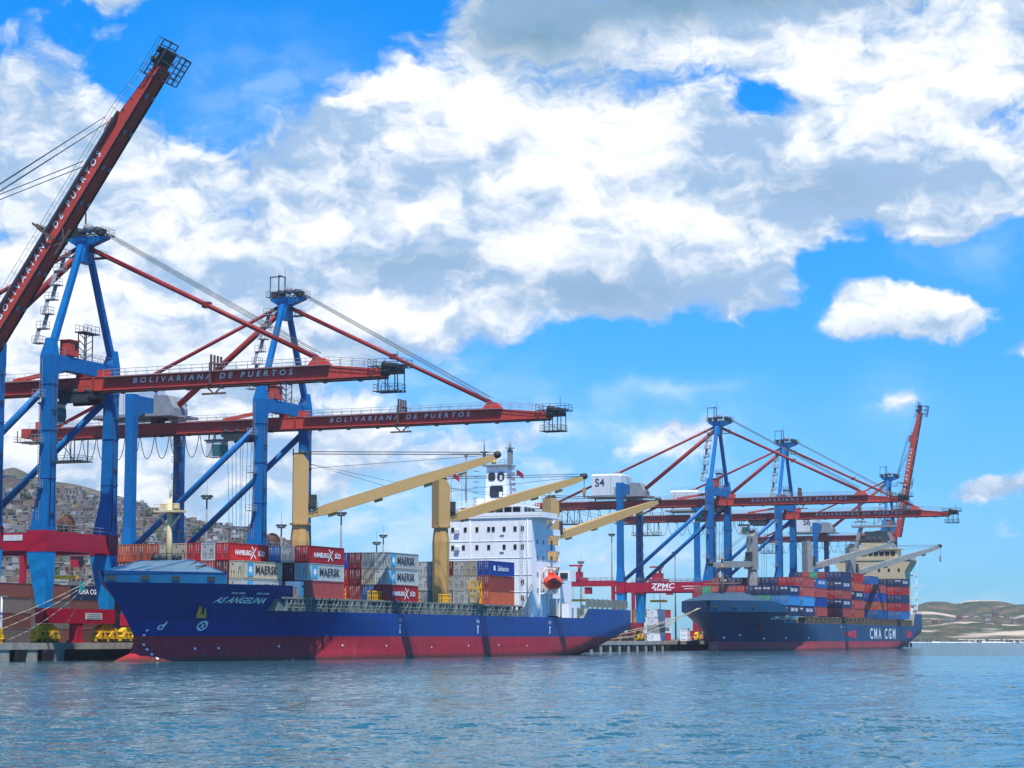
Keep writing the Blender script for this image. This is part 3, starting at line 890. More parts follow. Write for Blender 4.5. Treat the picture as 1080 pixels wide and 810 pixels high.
    # --- stairs
    def st():
        mb = MB()
        prev = None
        for k in range(7):
            z = 46.5 + k * 2.45; x = -8.5 + (z - 45.6) / 17.9 * 7.6 - 1.2
            mb.box((x - .2, 1.6, z), (1.6, 1.6, .14)); mb.rail((x - 1, .9, z), (x - 1, 2.4, z), 1.1, .8, .05); mb.rail((x - 1, .9, z), (x + .4, .9, z), 1.1, .8, .05)
            cur = Vector((x - .6 if k % 2 else x + .4, 2.1, z))
            if prev is not None: mb.bar(prev, cur, .7, .12)
            prev = Vector((x + .4 if k % 2 else x - .6, 2.1, z))
        return mb.mesh('apex_stairs', [GS])
    obj('apex_stairs', C('st', st), t)
    def st2():
        mb = MB(); prev = None
        for k in range(8):
            z = 18.5 + k * 3.3
            mb.box((-1.9, -.9, z), (1.8, 1.6, .14)); mb.rail((-2.8, -1.7, z), (-2.8, -.1, z), 1.1, .8, .05); mb.rail((-2.8, -1.7, z), (-1.1, -1.7, z), 1.1, .8, .05)
            cur = Vector((-1.9, -1.5 if k % 2 else -.3, z))
            if prev is not None: mb.bar(prev, cur, .7, .12)
            prev = Vector((-1.9, -.3 if k % 2 else -1.5, z))
        return mb.mesh('leg_stairs', [GS])
    obj('leg_stairs', C('st2', st2), t, (8.6, 28, 0))
    # --- girder
    def gi():
        mb = MB()
        beam_secs(mb, [(-2.9, 1.25, BZ - 1, BZ + .9), (56, 1.25, BZ - 1, BZ + .9)])
        mb.box((0, 26.5, BZ - 1.12), (3.1, 58.6, .22)); mb.box((0, 26.5, BZ + .98), (2.7, 58.6, .14))
        for x in (-1.3, 1.3): mb.box((x, 26.5, BZ - 1.31), (.22, 58, .16), 1)
        mb.box((0, 0, BZ + 1.5), (1.6, 1.2, 1.0)); mb.box((0, 28, BZ + 1.5), (1.8, 1.4, 1.0))
        mb.bar((0, 13.0, BZ + 1.2), (0, .8, BZ + 2.9), .7, .6)
        for y in range(2, 56, 6): mb.box((-1.0, y, BZ - 1.45), (.5, .5, .5), 1)
        return mb.mesh('girder', [CR, DS])
    g = obj('girder', C('gi', gi), t)
    def gr():
        mb = MB()
        for x in (-1.9, 1.9):
            mb.rail((x, 1.5, BZ + .9), (x, 56, BZ + .9), 1.15, 2.0, .035)
            mb.box((x * .82, 29, BZ + .82), (.8, 54, .08))
        return mb.mesh('railing', [GS])
    obj('railing', C('gr', gr), g)
    def fe():
        mb = MB()
        y = 14.0
        while y < 50:
            pts = [Vector((-1.7, y + 3.2 * i / 8, BZ - 1.3 - 4.6 * (1 - ((i - 4) / 4) ** 2) ** .8)) for i in range(9)]
            mb.path(pts, .075, 5)
            y += 3.3
        return mb.mesh('festoon_cable', [DS])
    obj('festoon_cable', C('fe', fe), g)
    def tp():
        mb = MB()
        for z in (BZ - 5.6, BZ - 1.6):
            lattice_platform(44 if z < BZ - 4 else 51, 53 if z < BZ - 4 else 59, -2.6, 2.6, z, mb)
        for y in (45, 49, 52.5):
            for x in (-2.3, 2.3): mb.bar((x, y, BZ - 5.6), (x, y, BZ - .9), .16, .16)
        mb.bar((-2.3, 45, BZ - 5.6), (-2.3, 49, BZ - 1.2), .12, .12).bar((-2.3, 49, BZ - 5.6), (-2.3, 52.5, BZ - 1.2), .12, .12)
        for y in (51.5, 58.5):
            mb.bar((-2.2, y, BZ - 1.6), (-2.2, y, BZ + .6), .14, .14)
        return mb.mesh('tail_platform', [DS])
    obj('tail_platform', C('tp', tp), g)
    def tb():
        mb = MB(); mb.box((0, 57.2, BZ + .2), (2.2, 2.4, 1.8)).box((0, 54.5, BZ + 1.7), (1.6, 1.6, 1.4)); return mb.mesh('tail_winch', [CR])
    obj('tail_winch', C('tb', tb), g)
    # --- machinery house
    def mh():
        mb = MB()
        w = 4.8; z0, z1 = 43.5, 49.9
        mb.ring([[(-w, y, z0), (w, y, z0), (w, y, zt - .5), (w - .6, y, zt), (-w + .6, y, zt), (-w, y, zt - .5)] for y, zt in ((29.0, z1 - .4), (29.8, z1), (38.4, z1))])
        mb.box((0, 31, z0 - .35), (10.4, 18.5, .5), 1)
        mb.ring([[(-2.5, y, z0), (2.5, y, z0), (2.5, y, zt), (-2.5, y, zt)] for y, zt in ((22.5, z0 + 1.2), (24, z0 + 3.6), (27.1, z0 + 3.8))], 1)
        mb.rail((-4.1, 30, z1), (-4.1, 38.2, z1), 1.0, 2.2, .035, 1)
        mb.tube((-1.5, 31, z1), (-1.5, 31, z1 + 1.0), .5, 10, m=1).tube((1.5, 33, z1), (1.5, 33, z1 + 1.0), .5, 10, m=1)
        mb.box((-w - .03, 30.6, z0 + 1.3), (.08, 1.0, 2.1), 1)
        for y in (32.4, 36.9): mb.box((-w - .03, y, z0 + 3.2), (.06, .08, 5.6), 1)
        return mb.mesh('machinery_house', [M_['house_white'], GS])
    h = obj('machinery_house', C('mh', mh), t)
    if sign:
        mb = MB(); letter(mb, text_geo(sign, 3.3, 0, .02), lambda x, y: (-4.87, sign_y - x, 47.2 + y))
        part('lettering', mb, M_['letter_dark'], h)
    # --- stays
    def bs():
        mb = MB(); mb.tube((0, 1.0, 62.2), (0, 27.0, BZ + 1.4), .60, 12); return mb.mesh('back_stay', [M_['stay_red']])
    obj('back_stay', C('bs', bs), t)
    def ts():
        mb = MB(); mb.tube((0, 1.2, 63.2), (0, 51, BZ + 1.2), .36, 10); mb.bar((0, 39, BZ + 1), (0, 39, BZ + 6.2), .3, .3); return mb.mesh('tail_stay', [M_['stay_red']])
    obj('tail_stay', C('ts', ts), t)
    # --- boom
    def bo():
        mb = MB()
        beam_secs(mb, [(0, 1.25, -1, .9), (-41, 1.25, -1, .9), (-50.5, 1.2, -1, -.05)])
        mb.box((0, -25.3, -1.12), (3.1, 50.4, .22)); mb.box((0, -20.5, .97), (2.7, 41, .12))
        for x in (-1.3, 1.3): mb.box((x, -25.3, -1.31), (.22, 50, .16), 1)
        for y in range(4, 50, 6): mb.box((-.9, -y, -1.4), (.4, .6, .4), 2); mb.box((.9, -y, -1.4), (.4, .6, .4), 2)
        mb.prism([(-37.5, 1.0), (-38.5, 2.1), (-40.5, 2.1), (-41.5, 1.0)], 'x', -.5, .5)
        mb.box((0, -1.0, 1.6), (1.4, 1.6, 1.2))
        return mb.mesh('boom', [CR, DS, GS])
    bo_ = obj('boom', C('bo', bo), t, HINGE)
    bo_.rotation_euler.x = -angle
    def bl():
        mb = MB(); letter(mb, text_geo('BOLIVARIANA DE PUERTOS', 1.22, .18, .014, 1.75, 1.15), lambda x, y: (-1.275, -21.3 - x, .10 + y)); return mb.mesh('lettering', [M_['letter_white']])
    obj('lettering', C('bl', bl), bo_)
    def brl():
        mb = MB()
        for x in (-1.8, 1.8):
            mb.rail((x, -2, .9), (x, -42, .9), 1.15, 2.0, .04); mb.rail((x, -42, .9), (x, -50, .1), 1.15, 2.0, .04)
            mb.box((x * .85, -22, .84), (.8, 40, .08))
        return mb.mesh('railing', [GS])
    obj('railing', C('brl', brl), bo_)
    def btp():
        mb = MB()
        lattice_platform(-53.4, -49.2, -1.3, 1.3, -3.4, mb)
        for y in (-53.2, -51.6, -50.0):
            for x in (-1.2, 1.2): mb.bar((x, y, -3.4), (x, y, -.4), .13, .13)
        mb.box((0, -51.8, -.35), (2.8, 2.8, .8)); mb.box((0, -52.6, .3), (3.4, .9, .6))
        lattice_platform(-54.2, -48.6, -1.9, 1.9, .3, mb)
        for x in (-1.0, 1.0): mb.tube((x - .2, -51.0, .55), (x + .2, -51.0, .55), .55, 12)
        mb.bar((-1.6, -48.8, -1), (-1.3, -53, -3.4), .08, .08)
        mb.tube((0, -52.6, .5), (0, -52.6, 2.6), .05, 4)
        mb.box((0, -50.6, -.7), (2.2, .5, .5), 1)
        return mb.mesh('tip_platform', [DS, CR])
    obj('tip_platform', C('btp', btp), bo_)
    def sad():
        mb = MB()
        for x in (-1.5, -.5, .5, 1.5):
            mb.bar((x, -21.4, .8), (x, -21.4, 3.5), .22, .3)
        for x in (-1.75, 1.75): mb.bar((x, -21.4, -1.2), (x, -21.4, 2.2), .2, .4)
        mb.bar((-1.6, -21.4, 2.2), (1.6, -21.4, 2.2), .5, .25)
        mb.bar((-1.4, -20.2, -1.2), (-1.4, -21.8, -2.5), .2, .2).bar((-1.4, -23.6, -1.2), (-1.4, -22.2, -2.5), .2, .2).bar((-1.4, -19.8, -2.6), (-1.4, -24, -2.6), .25, .3)
        return mb.mesh('rope_saddle', [mat('saddle_brown', (.11, .07, .05), .6)])
    obj('rope_saddle', C('sad', sad), bo_)
    # --- forestay and ropes
    A = Vector((0, -1.2, 62.8))
    rot = Matrix.Rotation(-angle, 3, 'X')
    P = HINGE + rot @ Vector((0, -39.5, 2.0))
    apx = Vector((0, -3.6, 65.2))
    if angle < .1:
        def fs():
            mb = MB(); mid = A.lerp(P, .52); mb.tube(A, P, .40, 10); mb.box(mid, (1.1, 1.2, .9)); return mb.mesh('fore_stay', [M_['stay_red']])
        obj('fore_stay', C('fs', fs), t)
    mb = MB()
    for i, x in enumerate((-1.3, -.5, .5, 1.3)):
        mb.tube(apx + Vector((x, 0, .3 * (i % 2))), P + Vector((x, .4, .6 + .5 * (i % 2))), .055, 5)
    if angle >= .1:
        P2 = HINGE + rot @ Vector((0, -33, 2.0))
        for x in (-.9, .9): mb.tube(apx + Vector((x, 0, -.8)), P2 + Vector((x, 0, 0)), .07, 5)
    part('hoist_rope', mb, RP, t)
    # --- trolley and cab
    def tr():
        mb = MB()
        mb.box((0, 0, BZ - 1.9), (4.6, 6.4, .7)); mb.box((-2.0, 0, BZ - 2.6), (.7, 5.4, .9)); mb.box((2.0, 0, BZ - 2.6), (.7, 5.4, .9))
        for y in (-2.4, 0, 2.4): mb.tube((-2.2, y, BZ - 1.25), (2.2, y, BZ - 1.25), .42, 10)
        mb.rail((-2.5, -3.2, BZ - 1.6), (-2.5, 3.2, BZ - 1.6), 1.0, 1.6, .04)
        return mb.mesh('trolley', [DS])
    o = obj('trolley', C('tr', tr), t, (0, trolley_y - 4.5, 0))
    def tcab():
        mb = MB(); z = BZ - 4.4
        mb.prism([(-1.6, z - 1.5), (1.3, z - 1.5), (1.3, z + 1.5), (-1.9, z + 1.5)], 'x', -1.3, 1.3)
        mb.prism([(-2.02, z - .5), (-1.7, z - 1.3), (-.1, z - 1.3), (-.1, z + .9), (-1.95, z + .9)], 'x', -1.34, 1.34, 1)
        mb.box((0, -.2, z + 1.7), (2.9, 3.6, .3), 2); mb.box((-1.1, .8, z + 2.3), (.2, .2, 1.2), 2); mb.box((1.1, .8, z + 2.3), (.2, .2, 1.2), 2)
        return mb.mesh('operator_cab', [M_['house_white'], mat('cab_glass', (.03, .12, .12), .15), DS])
    obj('operator_cab', C('tcab', tcab), t, (0, trolley_y + 1.2, 0))
    def hr():
        mb = MB()
        for y in (-2.2, -1.2, 1.2, 2.2):
            for x in (-1.6, 1.6): mb.tube((x, y, BZ - 2.4), (x * .8, y * .7, 17), .045, 4)
        return mb.mesh('hoist_rope', [RP])
    if hoist: obj('hoist_rope', C('hr', hr), t, (0, trolley_y - 4.5, 0))
    def sp():
        mb = MB(); mb.box((0, 0, 16.6), (2.6, 3.0, .6)).box((0, 0, 15.9), (12.0, .7, .5)).box((-5.9, 0, 15.8), (.5, 2.4, .5)).box((5.9, 0, 15.8), (.5, 2.4, .5)); return mb.mesh('spreader', [YL])
    if hoist: obj('spreader', C('sp', sp), t, (0, trolley_y - 4.5, 0))
    # --- cable reel
    def cr_():
        mb = MB(); n = 40
        for i in range(n):
            a0 = 2 * math.pi * i / n; c, s = math.cos(a0), math.sin(a0)
            mb.bar((c * .9, 0, s * .9), (c * 2.1, 0, s * 2.1), .5, .07, 0)
        mb.tube((0, -.22, 0), (0, .22, 0), 1.62, 32, m=1); mb.tube((0, -.5, 0), (0, .5, 0), .55, 16, m=2)
        for s in (-1, 1): mb.bar((s * .9, .7, -2.0), (0, .7, 0), .2, .2, 2)
        return mb.mesh('cable_reel', [mat('reel_brown', (.20, .13, .09), .6), mat('cable_coil', (.10, .05, .045), .8), DS])
    obj('cable_reel', C('cr', cr_), t, (-.6, 1.9, 18.3)).rotation_euler.z = R(82)
    if plates:
        mb = MB(); mb.box((3.6, -.875, 4.3), (4.6, .05, 1.0))
        for i in range(3): mb.box((3.6, -.91, 4.6 - .3 * i), (3.8, .03, .08), 1)
        part('sign_plate', mb, [M_['house_white'], GS], t)
        mb = MB(); mb.box((-9.58, 6.0, 16.3), (.06, 4.6, .9))
        part('sign_plate', mb, [M_['house_white']], t)
    return t

ca = make_crane('blue and red quay crane at the left edge with its lettered red boom raised steeply', -54.4, angle=R(54.3))
cb_ = make_crane('blue quay crane with lowered boom standing beside the bow of the nearer ship', -23.6, plates=True, trolley_y=4.5, hoist=False)
cc = make_crane('blue quay crane with lowered boom behind the first yellow deck crane of the nearer ship', 43.0)
cd = make_crane('blue quay crane with lowered boom and white machinery house reading S4', 318.5, sign='S4', trolley_y=6, scale=1.035)
ce = make_crane('blue quay crane with lowered boom reaching farthest right, over the middle of the far ship', 395, scale=1.03)
cf = make_crane('farthest quay crane with white house reading S6 and boom raised upright', 552, angle=R(79), sign='S6', sign_y=32.4, scale=1.02)
# maker's lettering on the portal side beam of the crane between the ships
mb = MB()
letter(mb, text_geo('ZPMC', 2.0, .1, .04, 1.05, 1.3), lambda x, y: (-9.57, 14.5 - x, 16.0 + y))
for i in range(7): mb.box((-9.57, 16.9 - .78 * i, 14.95), (.02, .5, .5))
for i in range(2): mb.box((-9.57, 5.5, 15.9 - .7 * i), (.02, 6.5 - 1.4 * i, .16))
part('lettering', mb, M_['letter_white'], cd)

# ------------------------------------------------------------------ ships
class Hull:
    """a = metres aft of the bow top, y negative = towards the water side"""
    def __init__(s, L, hb, fore_end, fore_z, deck_z, stern_z, red_z, rake=8.5, stern_step=None, fr=40, fx=2.2, bulb=0.0):
        s.fr, s.fx, s.bulb = fr, fx, bulb
        s.L, s.B, s.fe, s.fz, s.dz, s.sz, s.rz, s.rake, s.ss = L, hb, fore_end, fore_z, deck_z, stern_z, red_z, rake, stern_step
    def deck(s, a):
        if a < s.fe: return s.fz
        if a < s.fe + 3.0: return s.fz + (s.dz - s.fz) * (a - s.fe) / 3.0
        if s.ss and a > s.ss + 3: return s.sz
        if s.ss and a > s.ss: return s.dz + (s.sz - s.dz) * (a - s.ss) / 3.0
        return s.dz
    def stem(s, z):
        k = max(0., min(1., (z - s.rz + .6) / (s.fz - s.rz + .6)))
        return s.rake * (1 - k ** 1.25) - 2.6 * max(0., min(1., 1 - z / s.rz)) ** 1.6
    def aft(s, z):
        k = max(0., min(1., (z + .5) / 6.0))
        return 11 * (1 - k) ** 1.3
    def hb(s, a, z):
        k = max(0., min(1., z / s.fz))
        st = s.stem(z)
        run = 54 + (s.fr - 54) * k ** 2
        e = 1.9 + (s.fx - 1.9) * k ** 2
        x = max(0., min(1., (a - st) / run))
        h = s.B * (1 - (1 - x) ** e)
        la = s.L - s.aft(z)
        kk = max(0., min(1., (z + .5) / 6.5))
        run2 = 46 + (14 - 46) * kk
        tw = .80 * kk ** .8
        x2 = max(0., min(1., (la - a) / run2))
        return min(h, s.B * (tw + (1 - tw) * (1 - (1 - x2) ** 2.1)))
    def zs(s, d):
        lo = [-2.0, -.5, .4, 1.4, 2.6, s.rz]
        return lo + [s.rz + (d - s.rz) * (i / 6) for i in range(1, 7)]
    def build(s, name, mats, parent):
        sv = sorted(set([0, .004, .01, .02, .03, .045, .06, .08, .1, .12, .145, .17, .2, .24, .28, .34, .4, .5, .6, .68, .74, .79, .83, .87, .9, .925, .95, .97, .985, 1.0] + [(s.fe + d) / s.L for d in (0, 3.0)] + ([(s.ss + d) / s.L for d in (0, 3)] if s.ss else [])))
        mb = MB(); rows = []
        for u in sv:
            d = s.deck(u * s.L + 1e-4)
            row = []
            for z in s.zs(d):
                st, en = s.stem(z), s.L - s.aft(z)
                # keep mid-ship stations upright, only the ends follow the rake
                a = u * s.L
                a = st + (a / 30) * (30 - st) if a < 30 else (en - (s.L - a) / 30 * (30 - (s.L - en)) if a > s.L - 30 else a)
                row.append((a, s.hb(a, z) if u > 0 else 0.02, z))
            rows.append(row)
        nz = len(rows[0])
        for side in (-1, 1):
            vs = [(a, side * h, z) for row in rows for a, h, z in row]
            fs, ms = [], []
            for i in range(len(rows) - 1):
                for j in range(nz - 1):
                    k = i * nz + j
                    mb_m = 1 if j < 5 else 0
                    o = (k, k + nz, k + nz + 1, k + 1)
                    fs.append(o); ms.append(mb_m)
            off = len(mb.v); mb.v += vs
            for f, m_ in zip(fs, ms):
                mb.f.append(tuple(i + off for i in f)); mb.m.append(m_); mb.sm.append(True)
        n1 = len(rows) * nz
        for i in range(len(rows) - 1):      # deck
            a, b = i * nz + nz - 1, (i + 1) * nz + nz - 1
            mb.f.append((a, b, b + n1, a + n1)); mb.m.append(2); mb.sm.append(False)
        i = (len(rows) - 1) * nz            # transom
        for j in range(nz - 1):
            mb.f.append((i + j, i + j + 1, i + j + 1 + n1, i + j + n1)); mb.m.append(1 if j < 5 else 0); mb.sm.append(False)
        # bulbous bow
        secs = []
        for t_ in range(11):
            f = t_ / 10; x = s.rake - 6.8 + s.bulb + f * 15
            r = min(1.0, (f * 1.35 + .002)) ** .52
            r = max(.03, r if f < .75 else r * (1 - (f - .75) * 1.5))
            secs.append([(x, math.cos(2 * math.pi * i / 16) * 1.75 * r, -.9 + .5 * f + math.sin(2 * math.pi * i / 16) * 2.7 * r) for i in range(16)])
        mb.ring(secs, 1, True, True)
        me = bpy.data.meshes.new(name); me.from_pydata(mb.v, [], mb.f)
        for m_ in mats: me.materials.append(m_)
        me.polygons.foreach_set('material_index', mb.m); me.polygons.foreach_set('use_smooth', mb.sm)
        bm = bmesh.new(); bm.from_mesh(me); bmesh.ops.remove_doubles(bm, verts=bm.verts, dist=.012); bmesh.ops.recalc_face_normals(bm, faces=bm.faces)
        for e in bm.edges:
            if len(e.link_faces) == 2 and e.calc_face_angle(0) > R(38): e.smooth = False
        bm.to_mesh(me); bm.free()
        return obj(name, me, parent)
    def on(s, a, z, off=.04):
        """point on the water-side shell"""
        return (a, -s.hb(a, z) - off, z)
    def band(s, a0, a1, z0f, z1f, n=24, inner=False):
        """strip of plating standing on the deck edge, both sides"""
        mb = MB()
        for side in (-1, 1):
            out = []
            for i in range(n + 1):
                a = a0 + (a1 - a0) * i / n
                h = s.hb(a, s.deck(a) - .01) if a > 0.02 else .02
                z0, z1 = z0f(a), z1f(a)
                fl = .25 * (z1 - z0)
                out.append(((a - fl * max(0, 1 - a / 14), side * h, z0), (a - fl * 1.2 * max(0, 1 - a / 14), side * (h + fl * .45), z1)))
            vs = [p for pr in out for p in pr]
            mb.add(vs, [(2 * i, 2 * i + 2, 2 * i + 3, 2 * i + 1) for i in range(n)], 0, True)
        return mb

def mark(hull, text, a, z, size, parent, mtl, shear=0.0, bold=.015, xs=1.0, space=1.05, name='lettering'):
    mb = MB(); letter(mb, text_geo(text, size, shear, bold, space, xs), lambda x, y: hull.on(a + x, z + y))
    return part(name, mb, mtl, parent)

def whaleback(h, bulw, a_end, ztop, half, parent, mt, mt2, ports):
    """sheltering cover over the fore deck: bulwark, then plating sloping up to an arch facing aft"""
    n = 26
    zb = h.fz
    mb = MB()
    def edge(a, z):
        hh = h.hb(a, zb - .01) if a > .05 else .02
        k = max(0, 1 - a / 14)
        d = z - zb
        return (a - .3 * d * k, hh + .14 * d)
    lower, upper, ridge = [], [], []
    As = [a_end * (i / n) ** 1.6 for i in range(n + 1)]
    for side in (-1, 1):
        lo = [];
        vs = []; 
        for a in As:
            x0, y0 = edge(a, zb); x1, y1 = edge(a, zb + bulw)
            vs += [(x0, side * y0, zb), (x1, side * y1, zb + bulw)]
        mb.add(vs, [(2 * i, 2 * i + 2, 2 * i + 3, 2 * i + 1) for i in range(n)], 0, True)
        # sloping plate from the bulwark top to the arch at a_end
        vs = []
        m_ = 6
        for a in As:
            x1, y1 = edge(a, zb + bulw)
            for j in range(m_ + 1):
                y = y1 * (1 - j / m_)
                rise = max(0., min(1., (a - As[0]) / a_end))
                # arch height across at this station
                arch = min(1., max(0., (edge(a_end, zb)[1] - y) / (edge(a_end, zb)[1] - half)))
                inner = min(1., (y1 - y) / max(.5, edge(a_end, zb)[1] - half))
                vs.append((x1 + (a - x1) * (j / m_), side * y, zb + bulw + (ztop - zb - bulw) * min(arch, inner) * rise ** .8))
        fs = [(i * (m_ + 1) + j, (i + 1) * (m_ + 1) + j, (i + 1) * (m_ + 1) + j + 1, i * (m_ + 1) + j + 1) for i in range(n) for j in range(m_)]
        mb.add(vs, fs, 1, False)
    # arch edge plate facing aft
    ye = edge(a_end, zb + bulw)[1]
    mb.ring([[(x, -ye, zb), (x, ye, zb), (x, ye, zb + bulw + .02), (x, half, ztop + .02), (x, -half, ztop + .02), (x, -ye, zb + bulw + .02)] for x in (a_end - .05, a_end + .2)], 0)
    o = part('forecastle_cover', mb, [mt, mt2], parent)
    pm = MB()
    for a in ports:
        x, y = edge(a, zb + bulw * .45)
        x2, y2 = edge(a + .1, zb + bulw * .45); ang = math.atan2(-(y2 - y), x2 - x)
        pm.box((x, -y - .02, zb + bulw * .45), (1.3, .12, .7), 0, ang)
    part('mooring_port', pm, M_['dark_steel'], o)
    return o

def deck_crane(parent, loc, z0, ztop, zj, az, length, rise, m_ped, m_top, w=3.4, hanging=0, steep=False):
    """ship's crane: pedestal, slewing house, jib, cab, ropes.  az = compass of the jib in ship axes"""
    mb = MB()
    zk = zj - 1.6
    k = w / 2
    def oct_(r, z): return [(math.cos(R(22.5 + 45 * i)) * r, math.sin(R(22.5 + 45 * i)) * r, z) for i in range(8)]
    mb.ring([oct_(k * 1.02, z0), oct_(k * 1.08, zk - 2.6), oct_(k * .98, zk - 1.4), oct_(k * .88, zk)])
    mb.ring([oct_(k * 1.15, zk), oct_(k * 1.15, zk + .3)])
    ped = part('deck_crane', mb, [m_ped], parent, loc)
    c, s_ = math.cos(az), math.sin(az)
    def D(f, l, z): return (f * c - l * s_, f * s_ + l * c, z)
    mb = MB()
    hw = k * .84
    mb.ring([[D(-hw, -hw, zk + .3), D(hw, -hw, zk + .3), D(hw, hw, zk + .3), D(-hw, hw, zk + .3)],
             [D(-hw, -hw, ztop - 1.2), D(hw, -hw, ztop - 1.2), D(hw, hw, ztop - 1.2), D(-hw, hw, ztop - 1.2)],
             [D(-hw, -hw, ztop), D(hw * .3, -hw, ztop), D(hw * .3, hw, ztop), D(-hw, hw, ztop)]])
    tw = part('slewing_tower', mb, [m_top], ped)
    mb = MB()
    for l in (-.6, .6):
        mb.tube(D(.2, l - .15, ztop + .2), D(.2, l + .15, ztop + .2), .55, 12)
        mb.tube(D(hw + .02, l - .12, ztop - 2.2), D(hw + .02, l + .12, ztop - 2.2), .4, 10)
    mb.box((0, 0, ztop + .15), (1.8, 1.8, .3))
    mb.rail(D(-hw, -hw, ztop), D(-hw, hw, ztop), 1, .8, .05)
    part('sheave_block', mb, [M_['dark_steel']], ped)
    base = Vector(D(hw * .9, 0, zj)); tip = Vector(D(length, 0, zj + rise))
    fw = (tip - base).normalized(); side = Vector((-s_, c, 0)); up = side.cross(fw) * -1
    if up.z < 0: up = -up
    mb = MB()
    secs = []
    Ln = (tip - base).length
    for f, hw_, hh in ((0, .7, .45), (.10, 1.0, .85), (.55, .85, .92), (.93, .5, .6), (1, .4, .32)):
        p = base + fw * (Ln * f)
        secs.append([p - side * hw_ - up * hh, p + side * hw_ - up * hh, p + side * hw_ + up * hh, p - side * hw_ + up * hh])
    mb.ring(secs)
    for f in (.12, .36, .62, .8):
        p = base + fw * (Ln * f) - up * 1.12
        mb.ring([[p + fw * a_ - side * .4 - up * .22, p + fw * a_ + side * .4 - up * .22, p + fw * a_ + side * .4 + up * .25, p + fw * a_ - side * .4 + up * .25] for a_ in (-.7, .7)])
    jb = part('jib', mb, [m_top], ped)
    mb = MB(); mb.tube(tip - side * .5 + up * .3, tip + side * .5 + up * .3, .62, 14)
    part('jib_head', mb, [M_['dark_steel']], jb)
    mb = MB()
    tp = Vector(D(.3, 0, ztop + .55))
    for i, l in enumerate((-.6, -.2, .2, .6)):
        mb.tube(tp + side * l - Vector((0, 0, .35 * (i % 2))), tip + side * l * .6 + up * .7 - up * .4 * (i % 2), .045, 4)
    mb.tube(Vector(D(hw, .3, ztop - 2.2)), tip + up * .3, .04, 4)
    mid = base.lerp(tip, .48) + up * .7
    mb.tube(Vector(D(hw, 0, ztop - 1.4)), mid, .035, 4).tube(Vector(D(hw, .3, ztop - 1.4)), mid - fw * 2, .035, 4)
    if hanging:
        mb.tube(tip, tip - Vector((0, 0, hanging)), .07, 5)
    part('luffing_rope', mb, [M_['rope']], ped)
    if hanging:
        mb = MB(); q = tip - Vector((0, 0, hanging)); mb.box((q.x, q.y, q.z - .5), (.8, .5, 1.3)); mb.tube(q - Vector((0, 0, 1.1)), q - Vector((0, 0, 1.9)), .3, 8, .1)
        part('hook_block', mb, [m_top], ped)
    mb = MB(); p = Vector(D(hw + .7, -.2, zj + 2.2)); mb.box(p, (1.4, 1.6, 2.4), 0, az); mb.box(p + Vector((0, 0, .3)), (1.46, 1.2, 1.0), 1, az)
    mb.rail(D(hw, -1.3, zj + 1), D(hw + 1.6, -1.3, zj + 1), 1, .8, .05)
    part('crane_cab', mb, [M_['dark_steel'], M_['glass']], ped)
    return ped

def lashing(hull, a0, a1, z1, parent, mtl, gaps=()):
    """open lashing rails and hatch coaming along the deck edge, on the water side and the quay side"""
    for side, nm in ((-1, 'lashing_rail'), (1, 'lashing_rail')):
        mb = MB(); y = side * (hull.B - .55)
        z0 = hull.dz
        a = a0
        while a < a1:
            if not any(g0 < a < g1 for g0, g1 in gaps):
                mb.box((a, y, (z0 + z1) / 2), (.35, .5, z1 - z0 - .02)); mb.box((a, y - side * .05, z1 - .1), (1.3, .7, .28))
                if int(a / 2.6) % 2 == 0: mb.bar((a + .2, y, z0 + .1), (a + 2.2, y, z1 - .3), .12, .12)
            a += 2.6
        mb.rail((a0, y + side * .3, z0), (a1, y + side * .3, z0), 1.1, 1.9, .05)
        mb.box(((a0 + a1) / 2, y - side * 1.5, (z0 + z1) / 2 - .35), (a1 - a0, .4, z1 - z0 - .8))
        part(nm, mb, [mtl], parent)

def windows(parent, pts, size, rz=0.0, name='window', mt=None):
    mb = MB(); mb.box((0, 0, 0), size); me = mb.mesh(name, [mt or M_['glass']])
    for p in pts: obj(name, me, parent, p)

# ================= nearer ship
P_BOW = -46.8
h1 = Hull(L=192.5, hb=15, fore_end=30.5, fore_z=11.5, deck_z=7.6, stern_z=9.6, red_z=3.75, rake=8.5, stern_step=155)
ship = thing('container_ship', 'nearer container ship, bright blue hull above red, yellow deck cranes, white bridge house', 'container ship', W(P_BOW, 14.7, 0), TH)
hull = h1.build('hull', [M_['hull_blue'], M_['hull_red'], M_['deck_green']], ship)
COVER = mat('cover_grey_blue', (.075, .145, .205), .55, dirt=(.16, .13, .11), amt=.6, dscale=(.5, .5, .5))
whaleback(h1, 1.5, 16.6, 15.2, 4.5, ship, M_['fore_blue'], COVER, (.9, 5.0, 9.0, 14.2))
mark(h1, 'AS ANGELINA', 21.8, 9.1, 1.2, hull, M_['letter_white'], .35, .03, 1.15)
mb = MB()
for x, z, w in ((19.6, 10.2, 1.0), (20.9, 10.2, 1.2), (24.2, 10.2, 1.0), (25.6, 10.2, 1.3)):
    mb.add([h1.on(x + u, z + v, .05) for u, v in ((-w / 2, -.12), (w / 2, -.12), (w / 2, .12), (-w / 2, .12))], [(0, 1, 2, 3)])
part('faded_marking', mb, M_['house_white'], hull)
mb = MB()
for x, y, r in ((16.2, -2.2, .5), (16.4, 1.6, .6), (15.8, .1, .4)): mb.tube((x, y - .5, 15.5), (x, y + .5, 15.5), r, 10); mb.box((x, y, 15.3), (.7, 1.4, .5))
mb.rail((16.7, -4.4, 15.2), (16.7, 4.4, 15.2), 1.0, 1.1, .04)
for y in (-7.2, -5.6, 5.6, 7.2): mb.tube((13.5, y, 14.0), (16.4, y, 14.3 if abs(y) > 6 else 14.9), .1, 6)
part('deck_gear', mb, M_['dark_steel'], ship)
mb = MB()
